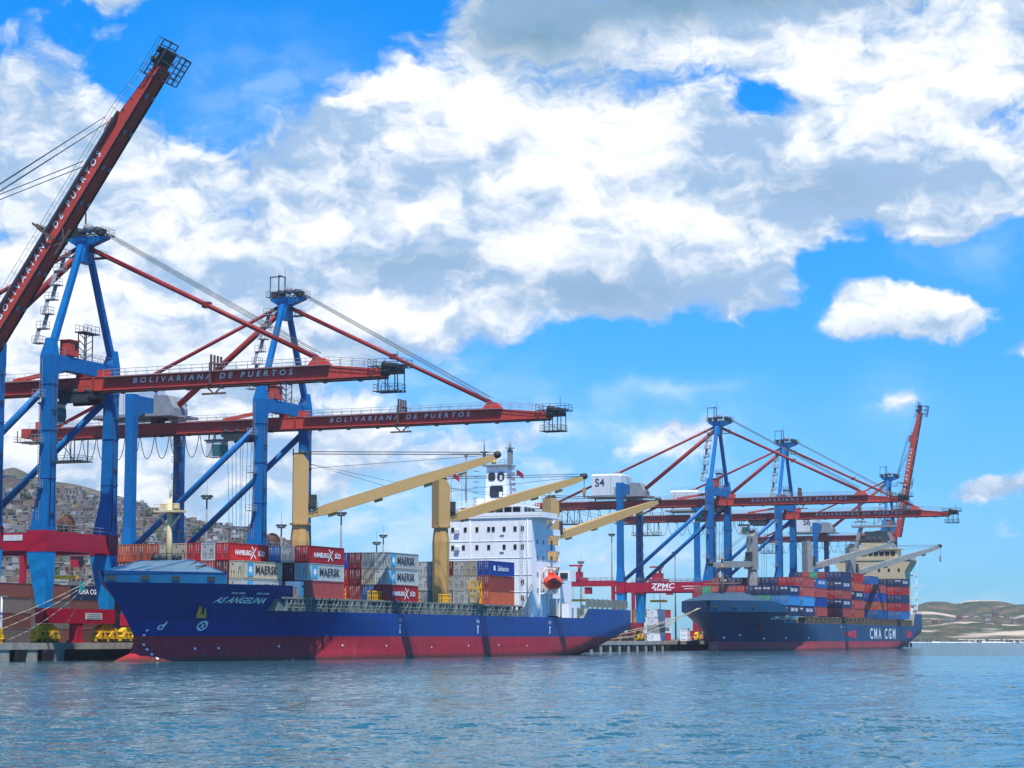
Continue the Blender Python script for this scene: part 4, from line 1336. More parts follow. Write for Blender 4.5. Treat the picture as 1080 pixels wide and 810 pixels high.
for y0_, y1_ in ((-4.5, -4.5), (4.5, 4.5), (0, 0), (-2.3, -2.3), (2.3, 2.3)):
    mb.bar((2.6 + abs(y0_) * .7, y0_ * .75, 13.35 + .0), (16.5, y1_, 15.26), .12, .10)
part('cover_rib', mb, M_['fore_blue'], ship)
mb = h1.band(.02, 16.6, lambda a: 12.98, lambda a: 13.16)
for i, (x, y, z) in enumerate(mb.v): mb.v[i] = (x - .48 * max(0, 1 - x / 14), y + (.26 if y > 0 else -.26), z)
part('bulwark_rim', mb, M_['hull_blue'], ship)
# bulb and thruster marks, anchor
mark(h1, 'd', 11.5, 5.2, 1.7, hull, M_['letter_white'], .2, .02, 1.3)
mb = MB()
for i in range(20):
    a0_, a1_ = 2 * math.pi * i / 20, 2 * math.pi * (i + 1) / 20
    ring = [(math.cos(a0_) * .85, math.sin(a0_) * .75), (math.cos(a1_) * .85, math.sin(a1_) * .75), (math.cos(a1_) * .62, math.sin(a1_) * .52), (math.cos(a0_) * .62, math.sin(a0_) * .52)]
    mb.add([h1.on(18.0 + x, 5.3 + y, .05) for x, y in ring], [(0, 1, 2, 3)])
for s in (-1, 1):
    mb.add([h1.on(18.0 + x, 5.3 + y, .06) for x, y in ((-.5, -s * .42), (-.38, -s * .52), (.5, s * .42), (.38, s * .52))], [(0, 1, 2, 3)])
part('thruster_mark', mb, M_['letter_white'], hull)
def anchor(parent, h, a, z, mtl):
    mb = MB(); p = Vector(h.on(a, z, .25))
    mb.tube(p + Vector((0, 0, -.8)), p + Vector((0, 0, 1.0)), .22, 8); mb.bar(p + Vector((-1.0, -.1, -.9)), p + Vector((1.0, -.1, -.9)), .5, .5)
    for s in (-1, 1): mb.tube(p + Vector((s * .95, -.15, -.9)), p + Vector((s * .75, -.3, .7)), .3, 8, .06)
    part('anchor', mb, mtl, parent)
anchor(hull, h1, 16.0, 7.6, mat('rusty_anchor', (.85, .36, .06), .8, dirt=RUST, amt=.4))
mb = MB()
for i, (x, z) in enumerate(((9.8, 4.6), (9.6, 3.9), (9.5, 3.2), (9.6, 2.5), (9.9, 1.8), (10.4, 1.1), (11, .5), (17.5, 1.9), (21.5, 1.95), (33, 2.2), (48, 2.3), (62, 2.2), (80, 1.9), (96, 2.1), (110, 2.2), (124, 2.0))):
    mb.add([h1.on(x + u, z + v, .05) for u, v in ((-.18, -.15), (.18, -.15), (.18, .15), (-.18, .15))], [(0, 1, 2, 3)])
part('draft_mark', mb, M_['letter_white'], hull)
mb = MB()
for a in (67.2, 100.2, 136):
    letter(mb, text_geo('TUG', .75, 0, .01, 1, 1), lambda x, y: h1.on(a + x, 6.5 + y))
    for x0, x1, z0, z1 in ((-.18, .18, 4.3, 5.7), (-.45, .45, 5.5, 5.75)):
        mb.add([h1.on(a + x0, z0), h1.on(a + x1, z0), h1.on(a + x1, z1), h1.on(a + x0, z1)], [(0, 1, 2, 3)])
part('tug_mark', mb, M_['letter_white'], hull)
# deck fittings
lashing(h1, 28, 124, 9.7, ship, M_['deck_green'])
mb = MB(); mb.box((75, 0, 8.55), (94, 25.5, 1.9)); mb.box((24.5, 0, 10.6), (11, 14, 1.7)); part('hatch_coaming', mb, M_['deck_green'], ship)
lashing_aft = MB()
for a in range(150, 185, 3):
    for s in (-1, 1):
        yy = s * (h1.hb(a, 9.5) - .6)
        zz = h1.deck(a); lashing_aft.box((a, yy, zz + 1.0), (.4, .5, 2.2)).box((a + 1.5, yy - s * .4, zz + 1.2), (2.4, .2, 1.6))
lashing_aft.rail((150, -14, 9.6), (150, 14, 9.6), 1.1, 2, .05)
part('poop_rail', lashing_aft, M_['deck_green'], ship)
mb = MB(); mb.tube((17.5, 0, 11.5), (17.5, 0, 24.5), .55, 10, .35); mb.box((17.5, 0, 22.6), (2.2, 4.6, .3)); mb.rail((16.6, -2.2, 22.7), (16.6, 2.2, 22.7), 1, 1.1, .05); mb.bar((17.5, -1.8, 22), (17.5, 0, 20), .25, .25).bar((17.5, 1.8, 22), (17.5, 0, 20), .25, .25); mb.tube((17.5, 0, 24.5), (17.5, 0, 26.8), .1, 6).box((17.5, 1.2, 23.4), (.6, .6, .8)).box((17.5, -1.2, 23.4), (.6, .6, .8))
part('foremast', mb, mat('mast_cream', (.62, .50, .26), .5, dirt=(.4, .2, .06), amt=.5), ship)
mb = MB(); mb.box((36.0, -12.4, 11.0), (4.6, 2.4, 2.5)); mb.box((35.2, -13.62, 11.5), (.9, .04, .3), 1); mb.box((34.2, -12.4, 8.7), (.3, 2, 2.2)); mb.box((37.8, -12.4, 8.7), (.3, 2, 2.2)); part('deck_locker', mb, [M_['white'], M_['letter_dark']], ship)
# yellow ladder frames
ym = MB()
for x in (-.8, .8):
    for y in (-.9, .9): ym.bar((x, y, 0), (x, y, 5.4), .2, .2)
for z in (1.3, 2.7, 4.1, 5.4): ym.bar((-.8, -.9, z), (.8, -.9, z), .16, .16).bar((-.8, .9, z), (.8, .9, z), .16, .16).bar((-.8, -.9, z), (-.8, .9, z), .16, .16)
ym.bar((-.8, -.9, 0), (.8, -.9, 2.7), .12, .12).bar((-.8, -.9, 2.7), (.8, -.9, 5.4), .12, .12)
ym = ym.mesh('lashing_ladder', [M_['yellow']])
yl = MB(); yl.rail((-1.6, 0, 0), (1.6, 0, 0), 1.5, .8, .09).box((0, 0, 0), (3.4, 1.0, .2)).rail((-1.6, .9, 0), (1.6, .9, 0), 1.5, .8, .09)
yl = yl.mesh('walkway_rail', [M_['yellow']])
obj('lashing_ladder', ym, ship, (104.5, -12.6, 8.6))
for a, z in ((34.0, 9.75), (48.8, 9.75), (62.0, 9.75), (77.4, 9.75), (90.5, 9.75), (33.4, 8.2)): obj('walkway_rail', yl, ship, (a, -13.2, z))
# superstructure: bridge house
def sup1():
    x0 = 132.0; x1 = 140.0; y0, y1 = -12.8, 7.0; zt = 27.4
    mb = MB(); mb.box(((x0 + x1) / 2, (y0 + y1) / 2, (7.6 + zt) / 2), (x1 - x0, y1 - y0, zt - 7.6))
    for z in (12.6, 16.0, 19.4, 22.8): mb.box((x0 - .02, (y0 + y1) / 2, z), (.1, y1 - y0, .10))
    s = part('bridge_house', mb, M_['white'], ship)
    pts = []
    fr = lambda k: y1 - k * (y1 - y0)
    for k in (.06, .13, .27, .40, .53, .58, .70, .82, .90): pts.append((x0 - .04, fr(k), 25.2))
    for k in (.06, .13, .25, .40, .53, .70, .82, .90): pts.append((x0 - .04, fr(k), 21.6))
    for k in (.25, .40, .53): pts.append((x0 - .04, fr(k), 18.0))
    for z in (14.6, 11.4, 9.2): pts.append((x0 - .04, fr(.90), z))
    windows(s, pts, (.12, .62, .9))
    mb = MB()
    for y in (-11.9, 6.2, .6): mb.tube((x0 - .12, y, 8), (x0 - .12, y, 27), .09, 6)
    for z in (11.0, 14.4, 17.8, 21.2, 24.6): mb.box((x0 - .10, -6.4, z - .55), (.14, .9, .12)); mb.box((x0 - .2, 3.4, z + .2), (.5, 1.0, .7))
    for k in range(34): mb.tube((x0 - .2, -10.9, 8.2 + k * .55), (x0 - .2, -10.4, 8.2 + k * .55), .03, 4)
    for y in (-10.9, -10.4): mb.tube((x0 - .2, y, 8), (x0 - .2, y, 27), .035, 4)
    mb.rail((x0 - 1.2, y0, 9.6), (x0 - 1.2, y1, 9.6), 1.1, 1.4, .04)
    part('wall_fittings', mb, M_['house_white'], s)
    mb = MB()
    for y in (-6.4, 3.0): mb.box((x0 - .06, y, 8.9), (.1, .9, 2.0))
    for z in (12.6, 15.8, 19.0, 22.2): mb.box((142.6, y0 - .05, z), (.9, .1, 2.0)); mb.box((138.2, y0 - .05, z + .4), (.6, .1, .8)); mb.box((135, y0 - .05, z + .4), (.6, .1, .8))
    part('weathertight_door', mb, M_['grey_steel'], s)
    # navigation bridge with wings
    mb = MB(); mb.box((137.2, -2.9, zt + .2), (10.8, 24.4, .4)); mb.box((131.85, -2.9, zt + .72), (.16, 24.4, .7))
    for y in (-15.0, 9.2): mb.box((136, y, zt + .72), (8.4, .16, .7))
    mb.box((131.85, 8.6, 26.6), (.3, 1.6, 2.2))
    mb.box((137.5, -2.9, zt + 1.35), (6.4, 14.0, 2.1)); mb.box((137.5, -2.9, zt + 2.5), (8.0, 15.6, .25))
    b = part('wheelhouse', mb, M_['white'], ship)
    windows(b, [(134.26, -2.9 + (i - 3) * 1.9, zt + 1.75) for i in range(7)], (.12, 1.55, 1.0))
    windows(b, [(136 + i * 1.9, -9.93, zt + 1.75) for i in range(3)], (1.5, .12, 1.0))
    mb = MB(); mb.rail((133.6, -10.6, zt + 2.62), (133.6, 4.8, zt + 2.62), 1.0, 1.2, .04); mb.rail((133.6, -10.6, zt + 2.62), (141.4, -10.6, zt + 2.62), 1, 1.2, .04)
    part('railing', mb, M_['white'], b)
    # open balconies behind the house on the water side
    mb = MB()
    for i, z in enumerate((11.6, 14.8, 18.0, 21.2, 24.4)):
        mb.box((143.8, -10.6, z), (7.6, 4.4, .22)); mb.box((143.8, -12.7, z + .6), (7.6, .14, 1.1)); mb.box((147.55, -10.6, z + .6), (.14, 4.3, 1.1))
    for x in (140.6, 147.4): mb.box((x, -12.6, 16.5), (.3, .3, 17.5))
    mb.bar((140.2, -12.7, 25.2), (144.5, -12.7, 27.4), .5, .5)
    mb.box((143.8, -10.6, 27.7), (7.8, 4.6, .3))
    part('balcony_stack', mb, M_['white'], s)
    # casing + funnel + mast
    mb = MB(); mb.box((142.5, -1.0, 20), (5.0, 9.0, 24)); part('engine_casing', mb, M_['white'], s)
    mb = MB(); mb.ring([[(138.6, -4.6, 30), (142.6, -4.6, 30), (142.6, .3, 30), (138.6, .3, 30)], [(139.0, -4.4, 38.4), (141.8, -4.4, 38.4), (141.8, .0, 38.4), (139.0, .0, 38.4)]])
    f = part('radar_tower', mb, M_['white'], ship)
    mb = MB()
    for y, z, w, hh in ((-3.2, 36.3, 1.5, 1.7), (-1.2, 36.3, 1.5, 1.7), (-2.3, 33.2, 2.9, 2.5)):
        sl = (z - 31) / 7.8 * .4; c_ = .35
        oc = [(-w / 2 + c_, -hh / 2), (w / 2 - c_, -hh / 2), (w / 2, -hh / 2 + c_), (w / 2, hh / 2 - c_), (w / 2 - c_, hh / 2), (-w / 2 + c_, hh / 2), (-w / 2, hh / 2 - c_), (-w / 2, -hh / 2 + c_)]
        mb.prism([(y + a, z + b_) for a, b_ in oc], 'x', 138.5 + sl, 139.4 + sl)
    mb.box((138.75, -3.3, 32.6), (.5, .7, 1.0), 1); mb.box((138.9, -3.3, 36.1), (.5, .5, .9), 1)
    part('tower_opening', mb, [M_['letter_dark'], M_['white']], f)
    mb = MB()
    mb.box((140.2, -2.2, 38.6), (3.6, 6.0, .25)); mb.rail((138.6, -5.0, 38.7), (138.6, .6, 38.7), 1, .9, .05)
    mb.box((140, 1.0, 40.3), (.5, .5, 2.8)).box((140, 1.0, 41.5), (1.4, 1.4, .3)); mb.tube((140, 1.0, 41.6), (140, 1.0, 44.2), .12, 6)
    mb.box((140.4, -4.6, 40.4), (.9, .9, 3)); mb.tube((140.4, -4.6, 41.5), (140.4, -4.6, 43.6), .28, 8); mb.box((140.4, -4.6, 42.2), (1.5, 1.5, .15))
    for i in range(6): mb.box((138.6, 2.4 - i * .05, 32 + i * 1.1), (.8, .9, .14)); mb.box((140, -5.6 + i * .07, 32.5 + i * 1.1), (.6, .7, .6))
    part('antenna_mast', mb, M_['grey_steel'], f)
    mb = MB(); mb.tube((137.5, 4.0, 31), (137.5, 4.0, 40.2), .14, 6); mb.box((137.5, 4.0, 40.6), (.5, .6, .6)); mb.box((137.5, 4.0, 41.0), (.35, 6.2, .28), 0, .35)
    part('radar_scanner', mb, M_['grey_steel'], f)
    mb = MB(); mb.tube((139.5, -1.4, 39), (139.5, -1.4, 39.8), .5, 10, .42); part('yellow_drum', mb, mat('drum', (.62, .50, .02), .5), f)
    mb = MB()
    for y in (11.5, 9.2, 8.0): mb.tube((138, y - 4, zt + 3), (138, y - 4, zt + 9 + (y % 3)), .05, 5)
    for y in (-14.5, -6): mb.tube((138, y, zt + 1), (138, y, zt + 6), .05, 5)
    for dx in (-3, 3): mb.tube((138 + dx, 5.2, zt + 3), (138, 5.2, zt + 10), .03, 4)
    part('whip_antenna', mb, M_['grey_steel'], ship)
    for nm, lab, y, col in (('signal_flag', 'small red and blue flag on a halyard left of the nearer ship radar tower', 7.2, (.4, .02, .06)), ('signal_flag', 'small dark red flag on a halyard right of the nearer ship radar tower', -7.0, (.25, .02, .06))):
        mb = MB(); n_ = 6
        vs = []
        for i in range(n_ + 1):
            for z in (0, 1.1): vs.append((.12 * math.sin(i * 1.2), -1.5 * i / n_, z - .9 * (i / n_) ** 1.5))
        mb.add(vs, [(2 * i, 2 * i + 2, 2 * i + 3, 2 * i + 1) for i in range(n_)])
        me = mb.mesh(nm, [mat('flag', col, .8)])
        o = obj(nm, me, None, ship.matrix_world @ Vector((0, 0, 0)))
        o.location = W(P_BOW + 138, 14.7 + y, 36.2 if y > 0 else 36.4); o.rotation_euler.z = TH
        tag(o, lab, 'flag')
        md = o.modifiers.new('thickness', 'SOLIDIFY'); md.thickness = .02
sup1()
# cranes on deck: (metres aft of bow, y)
az1 = R(-67.3)
deck_crane(ship, (49.8, -5.0, 0), 7.6, 33.6, 23.6, R(-58.5), 33.0, 10.2, M_['cream'], M_['cream_side'], 3.0)
deck_crane(ship, (104.3, -5.6, 0), 7.6, 33.2, 25.7, R(-33), 33.5, 9.3, M_['cream'], M_['cream_side'], 3.0, hanging=2.2)
deck_crane(ship, (162.0, -5.0, 0), 9.6, 33.2, 24.8, R(-23), 34.5, 9.2, M_['cream'], M_['cream_side'], 3.0)
mb = MB(); mb.box((154, -3, 12), (9, 16, 8)); part('aft_house', mb, M_['white'], ship)
mb = MB(); mb.box((150.5, -13.6, 9.0), (4.5, 1.6, 3.0)); part('side_locker', mb, [M_['white']], ship); mb = MB(); mb.box((150.5, -12.8, 16.2), (3.4, 3.2, 2.2)); mb.box((148.7, -12.8, 16.2), (.1, 2.4, 1.2), 1); part('side_locker', mb, [M_['white'], M_['letter_dark']], ship)
mb = MB()
for x in (135.6, 140.2):
    mb.bar((x, -13.0, 8.2), (x, -13.1, 16.4), .35, .35).bar((x, -13.1, 16.2), (x, -14.6, 17.4), .3, .3).bar((x, -13.0, 12.2), (x, -14.8, 12.6), .3, .3)
mb.bar((135.6, -14.2, 17.4), (140.2, -14.2, 17.4), .25, .25)
part('davit', mb, M_['white'], ship)
def lifeboat(loc, rz, lab, sc=1.0):
    mb = MB(); secs = []
    for f, w, hh in ((-1, .15, .3), (-.88, .75, .75), (-.6, 1.25, 1.2), (-.1, 1.42, 1.35), (.45, 1.38, 1.3), (.82, 1.05, 1.05), (1, .6, .7)):
        secs.append([(f * 2.5 * sc, math.cos(2 * math.pi * i / 14) * w * sc, math.sin(2 * math.pi * i / 14) * hh * sc) for i in range(14)])
    mb.ring(secs, 0, True, True)
    t = obj('lifeboat', mb.mesh('lifeboat', [M_['orange']]), None, loc); t.rotation_euler.z = rz
    tag(t, lab, 'lifeboat')
    mb = MB(); mb.ring([[(x * sc, -.6 * sc, 1.1 * sc), (x * sc, .6 * sc, 1.1 * sc), (x * sc, .45 * sc, 1.75 * sc), (x * sc, -.45 * sc, 1.75 * sc)] for x in (-1.1, .1)])
    part('canopy', mb, M_['orange'], t)
    mb = MB(); mb.box((0, 0, -.15 * sc), (4.2 * sc, 2.9 * sc, .16)); part('fender_strip', mb, M_['dark_steel'], t)
lifeboat(W(P_BOW + 137.9, 14.7 - 15.0, 14.6), TH, 'bright orange enclosed lifeboat hanging in davits behind the white bridge house', 1.12)

# ================= far ship
P2 = 243.0
h2 = Hull(L=211, bulb=4.2, fr=30, fx=2.5, hb=15, fore_end=24, fore_z=10.6, deck_z=7.7, stern_z=11.8, red_z=2.5, rake=8.0, stern_step=186)
ship2 = thing('container_ship', 'far container ship, dark blue hull with large white letters, cream bridge house, grey cranes', 'container ship', W(P2, 14.7, 0), TH)
hull2 = h2.build('hull', [M_['hull_navy'], M_['hull_red_old'], M_['deck_green']], ship2)
whaleback(h2, 3.0, 15.0, 16.0, 4.5, ship2, M_['fore_dark'], mat('cover_dark_blue', (.035, .075, .115), .55, dirt=(.09, .08, .07), amt=.6), (1.0, 5.0, 9.5))
mb = h2.band(15, 40, lambda a: h2.deck(a), lambda a: h2.deck(a) + max(.1, min(3.0, 3.0 * (34 - a) / 19))); part('side_bulwark', mb, M_['fore_dark'], ship2)
mark(h2, 'CMA CGM HOMERE', 27, 9.0, 1.35, hull2, M_['letter_white'], .25, .02, 1.25)
mark(h2, 'CMA CGM', 139.5, 4.75, 4.7, hull2, M_['letter_white'], 0, .10, 1.28, 1.5)
em = mat('emblem_red', (.62, .02, .05), .5)
for s, a in ((1, 98), (-1, 181)):
    mb = MB()
    for poly in ([(-9, -.25), (0, -1.0), (0, 1.0), (-9, .25)], [(.6, -1.15), (3.4, -1.3), (3.4, 1.3), (.6, 1.15)]):
        pts = [(x * s * 1.35, y) for x, y in poly]
        mb.add([h2.on(a + x, 4.75 + y) for x, y in pts], [(0, 1, 2, 3)])
    part('side_emblem', mb, em, hull2)
anchor(hull2, h2, 18, 6.8, mat('anchor_red', (.25, .06, .03), .8))
mb = MB()
for x, z in ((14, 4.3), (24, 3.4), (34, 3.6), (48, 3.6), (9, 3.6), (84, 6.9), (88, 6.9)):
    mb.add([h2.on(x + u, z + v, .05) for u, v in ((-.4, -.25), (.4, -.25), (.4, .25), (-.4, .25))], [(0, 1, 2, 3)])
part('draft_mark', mb, M_['letter_white'], hull2)
brown = mat('lashing_brown', (.16, .13, .09), .7, dirt=(.08, .05, .03), amt=.7)
lashing(h2, 45, 188, 9.6, ship2, brown)
mb = MB(); mb.box((110, 0, 8.5), (150, 25, 1.8)); mb.box((26, 0, 11.0), (14, 15, 3.5)); part('hatch_coaming', mb, brown, ship2)
mb = MB(); mb.tube((12, 0, 14), (12, 0, 25.5), .45, 8, .28); mb.box((12, 0, 22.8), (1.6, 3.4, .25)).box((12, 0, 25), (1.2, 1.6, .25)); mb.bar((12, 0, 22), (26, -4, 12.5), .14, .14).bar((12, 0, 22), (26, 4, 12.5), .14, .14); mb.bar((12, -5, 18.4), (12, 5, 18.4), .25, .25); mb.tube((12, 0, 25.5), (12, 0, 29.5), .08, 5)
part('foremast', mb, mat('mast_brown', (.28, .17, .11), .6), ship2)
def sup2():
    x0 = 190.0; x1 = 199; zt = 30.6
    mb = MB()
    mb.prism([(-11.5, 7.7), (11.5, 7.7), (11.5, zt - 4.0), (14.0, zt), (-14.0, zt), (-11.5, zt - 4.0)], 'x', x0, x1)
    s = part('bridge_house', mb, M_['house_cream'], ship2)
    pts = [(x0 - .05, y, z) for z in (27.2, 23.6, 20.2) for y in (-9.5, -6, -2.5, 1, 4.5, 8)]
    windows(s, pts, (.14, .7, 1.0))
    mb = MB(); mb.box((193.6, 0, zt + .5), (7.6, 27.8, 1.1)); mb.box((195.5, 0, zt + 2.2), (6.4, 17, 3.4)); mb.box((195.5, 0, zt + 4.1), (7.6, 18.4, .4)); mb.box((195.5, 0, zt + 5.3), (5, 9, 2.0))
    b = part('wheelhouse', mb, M_['house_cream'], ship2)
    windows(b, [(192.25, (i - 3.5) * 2.0, zt + 2.4) for i in range(8)], (.14, 1.6, 1.5))
    mb = MB()
    for z in (13.5, 17.5, 21.5, 25.5): mb.box((201.2, -11.0, z), (5.0, 4.0, .3)).box((201.2, -12.9, z + .6), (5, .15, 1.1))
    mb.bar((199, -14.2, zt), (199, -11.6, zt - 4), .3, .3); mb.box((203.5, -12.8, 18), (.3, .3, 16))
    part('balcony_stack', mb, M_['white'], s)
    mb = MB()
    for y in (-1, 1):
        mb.ring([[(x, y * 7.0 - .7, zt + 4.3), (x, y * 7.0 + .7, zt + 4.3), (x, y * 4.8 + .6, zt + 12), (x, y * 4.8 - .6, zt + 12)] for x in (194.5, 196.0)])
    mb.box((195.2, 0, zt + 12.2), (2.6, 16, .7)); mb.rail((194, -8, zt + 12.6), (194, 8, zt + 12.6), 1.0, 1.6, .06)
    for y, hh in ((-6, 5), (0, 6.5), (4.5, 4)): mb.tube((195, y, zt + 12.4), (195, y, zt + 12.4 + hh), .14, 6); mb.box((195, y, zt + 12.4 + hh * .7), (.4, 3.2, .3))
    mb.box((197.5, 0, zt + 8), (1.2, 8, 5.0))
    f = part('radar_mast', mb, M_['ship_grey'], ship2)
    mb = MB()
    for y in (-2, 0, 2): mb.tube((194.0, y, zt + 6.5), (194.0, y, zt + 8.5), .8, 10, .35)
    part('exhaust_stack', mb, M_['dark_steel'], f)
    mb = MB(); mb.box((204, 0, 15), (6, 16, 8)); part('aft_house', mb, M_['house_cream'], ship2)
sup2()
deck_crane(ship2, (41.5, 0, 0), 7.7, 33.8, 24.6, R(170), 26, -1.0, M_['ship_grey'], M_['ship_grey'], 2.9)
deck_crane(ship2, (102.6, 0, 0), 7.7, 33.8, 25.5, R(-30), 40, 8.6, M_['ship_grey'], M_['ship_grey'], 2.9)
deck_crane(ship2, (163.0, 1.0, 0), 7.7, 34.0, 25.2, R(-37), 40, 10.0, M_['ship_grey'], M_['ship_grey'], 2.9, hanging=3.5)
mb = MB()
for a in (200, 205, 209.5): mb.box((a, 0, 13), (.5, 20, 2.4))
mb.rail((188, -13.6, 11.8), (210, -11.8, 11.8), 1.1, 2, .06); mb.bar((205, -9, 12), (207, -9, 19), .4, .4).bar((209, -9, 12), (207, -9, 19), .4, .4)
part('poop_rail', mb, M_['white'], ship2)

# ------------------------------------------------------------------ containers
CL, CW, CH = 12.19, 2.44, 2.70
def box_body(L=CL):
    mb = MB(); w = CW / 2 - .03; h = CH
    n = int(L / .56)
    prof = []
    for i in range(n):                       # corrugated long sides
        x0 = .18 + (L - .36) * i / n; st = (L - .36) / n
        prof += [(x0, 0), (x0 + st * .3, 0), (x0 + st * .5, .05), (x0 + st * .8, .05)]
    prof.append((L - .18, 0))
    for s in (-1, 1):
        vs = [(x, s * (w - d), z) for x, d in prof for z in (.12, h - .08)]
        mb.add(vs, [(2 * i, 2 * i + 2, 2 * i + 3, 2 * i + 1) for i in range(len(prof) - 1)])
    mb.add([(.06, -w, .12), (.06, w, .12), (.06, w, h - .08), (.06, -w, h - .08)], [(0, 1, 2, 3)])
    m = 9
    pr = [(-w + .1 + (2 * w - .2) * i / (4 * m), (0, 0, .045, .045)[i % 4]) for i in range(4 * m + 1)]
    vs = [(L - .04 - d, y, z) for y, d in pr for z in (.12, h - .08)]
    mb.add(vs, [(2 * i, 2 * i + 2, 2 * i + 3, 2 * i + 1) for i in range(4 * m)])
    mb.add([(.05, -w, h - .06), (L - .05, -w, h - .06), (L - .05, w, h - .06), (.05, w, h - .06)], [(0, 1, 2, 3)])
    return mb
def box_frame(L=CL, mb=None, m=0):
    mb = mb or MB(); w = CW / 2; h = CH
    for x in (.09, L - .09):
        for y in (-w + .085, w - .085): mb.box((x, y, h / 2), (.18, .17, h), m)
        mb.box((x, 0, .09), (.17, CW - .36, .17), m); mb.box((x, 0, h - .07), (.17, CW - .36, .13), m)
    for y in (-w + .06, w - .06):
        mb.box((L / 2, y, .09), (L - .38, .11, .16), m); mb.box((L / 2, y, h - .06), (L - .38, .11, .11), m)
    return mb
def door_gear(mb=None, m=0):
    mb = mb or MB()
    for y in (-.82, -.38, .38, .82):
        mb.tube((.02, y, .2), (.02, y, CH - .15), .035, 6, m=m); mb.box((.0, y, 1.15), (.05, .2, .08), m)
    mb.box((.03, 0, CH / 2), (.03, .03, CH - .35), m)
    for y, z, w in ((-.6, 2.25, .62), (-.6, 2.08, .40), (.62, 1.75, .5), (.62, 1.62, .5), (.62, 1.49, .36)): mb.box((.035, -y, z), (.02, w, .075), m)
    return mb
def small_box():
    mb = box_body(); box_frame(CL, mb); door_gear(mb, 1); return mb
_meshes = {}
def cmesh(kind, c):
    k = (kind, c)
    if k not in _meshes:
        if kind == 'body': _meshes[k] = box_body().mesh('shipping_container', [CM[c]])
        elif kind == 'frame': _meshes[k] = box_frame().mesh('frame', [CM[c]])
        elif kind == 'doors': _meshes[k] = door_gear().mesh('door_bars', [M_['grey_steel']])
        else: _meshes[k] = small_box().mesh('shipping_container', [CM[c], M_['grey_steel']])
    return _meshes[k]
_brand = {}
def brand_mesh(b):
    if b in _brand: return _brand[b]
    mb = MB(); y0 = -CW / 2 - .012
    f = lambda cx, cz: (lambda x, y: (cx + x, y0, cz + y))
    if b == 'maersk':
        mb.add([(1.3, y0, .35), (3.1, y0, .35), (3.1, y0, 2.35), (1.3, y0, 2.35)], [(0, 1, 2, 3)], 1)
        star = []
        for i in range(14):
            r = .72 if i % 2 == 0 else .33; a_ = math.pi / 2 + 2 * math.pi * i / 14
            star.append((2.2 + r * math.cos(a_), y0 - .012, 1.35 + r * math.sin(a_)))
        mb.add([(2.2, y0 - .012, 1.35)] + star, [(0, i + 1, (i + 1) % 14 + 1) for i in range(14)], 2)
        letter(mb, text_geo('MAERSK', 1.75, 0, .035, 1.0, 1.08), f(7.2, 1.32), 0)
        me = mb.mesh('lettering', [M_['letter_dark'], mat('logo_blue', (.03, .36, .60), .5), M_['letter_white']])
    elif b == 'hamburg':
        letter(mb, text_geo('HAMBURG', 1.05, 0, .03, 1.0, 1.0), f(4.3, 1.25)); letter(mb, text_geo('SÜD', 1.05, 0, .03, 1.0, 1.05), f(9.9, 1.25))
        for p0, p1 in (((6.6, .35), (8.2, 2.1)), ((8.2, .5), (7.0, 1.5)), ((6.9, 2.3), (7.7, 1.5))):
            d = Vector((p1[0] - p0[0], p1[1] - p0[1])).normalized(); n_ = (-d.y * .11, d.x * .11)
            mb.add([(p0[0] + n_[0], y0, p0[1] + n_[1]), (p1[0] + n_[0], y0, p1[1] + n_[1]), (p1[0] - n_[0], y0, p1[1] - n_[1]), (p0[0] - n_[0], y0, p0[1] - n_[1])], [(0, 1, 2, 3)])
        me = mb.mesh('lettering', [M_['letter_white']])
    elif b == 'safmarine':
        letter(mb, text_geo('Safmarine', 1.35, .15, .02, 1.0, 1.0), f(6.6, 1.3)); mb.prism([(2.0, .9), (2.9, .9), (2.9, 1.8), (2.0, 1.8)], 'y', y0 - .01, y0)
        me = mb.mesh('lettering', [M_['letter_white']])
    else:   # white letters on navy boxes
        letter(mb, text_geo('CMA CGM', 1.3, 0, .05, 1.05, 1.15), f(6.0, 1.5)); letter(mb, text_geo('CMA CGM', .42, 0, .02, 1.0, 1.0), lambda x, y: (-.03, -x, 1.9 + y))
        me = mb.mesh('lettering', [M_['letter_white']])
    _brand[b] = me
    return me
ORD = ['outermost', 'second', 'third', 'fourth', 'fifth', 'sixth', 'seventh', 'eighth', 'ninth', 'tenth', 'landward']
TIER = ['bottom', 'second', 'third', 'fourth', 'fifth']
SKIP = set()
CID = [0]
def container(c, loc, label, group, near, brand=None, seed=None):
    CID[0] += 1
    if CID[0] in SKIP: return
    o = obj('shipping_container', cmesh('body' if near else 'small', c), None, loc); o.rotation_euler.z = TH
    tag(o, label, 'container', group)
    if near:
        obj('frame', cmesh('frame', c), o); obj('door_bars', cmesh('doors', c), o)
    if brand: obj('lettering', brand_mesh(brand), o)
def deck_bay(shipname, bayname, p, q0, ncol, z0, tiers, cols, near, group, keep=None):
    rnd = random.Random(hash_ := int(p * 10) + 5)
    base = ['grey', 'maroon', 'rust', 'grey', 'steel', 'beige', 'mid', 'red', 'salmon'] if near else ['navy', 'navy', 'rust', 'navy', 'salmon', 'mid', 'red', 'navy', 'maroon']
    for k in range(tiers):
        for j in range(ncol):
            c = rnd.choice(base); br = None
            spec = cols.get(k, [])
            if j < len(spec): c = spec[j]
            if c is None or (keep and not keep(k, j)): continue
            if '+' in c: c, br = c.split('+')
            lab = '%s container on %s, %s, %s tier, %s column' % (CONT[c][0], shipname, bayname, TIER[k], ORD[j])
            container(c, W(p, q0 + 1.22 + j * 2.5 - 0.0, z0 + k * 2.76), lab, group, near, br)
G1 = 'containers stacked on the nearer ship'
NS = 'nearer ship'
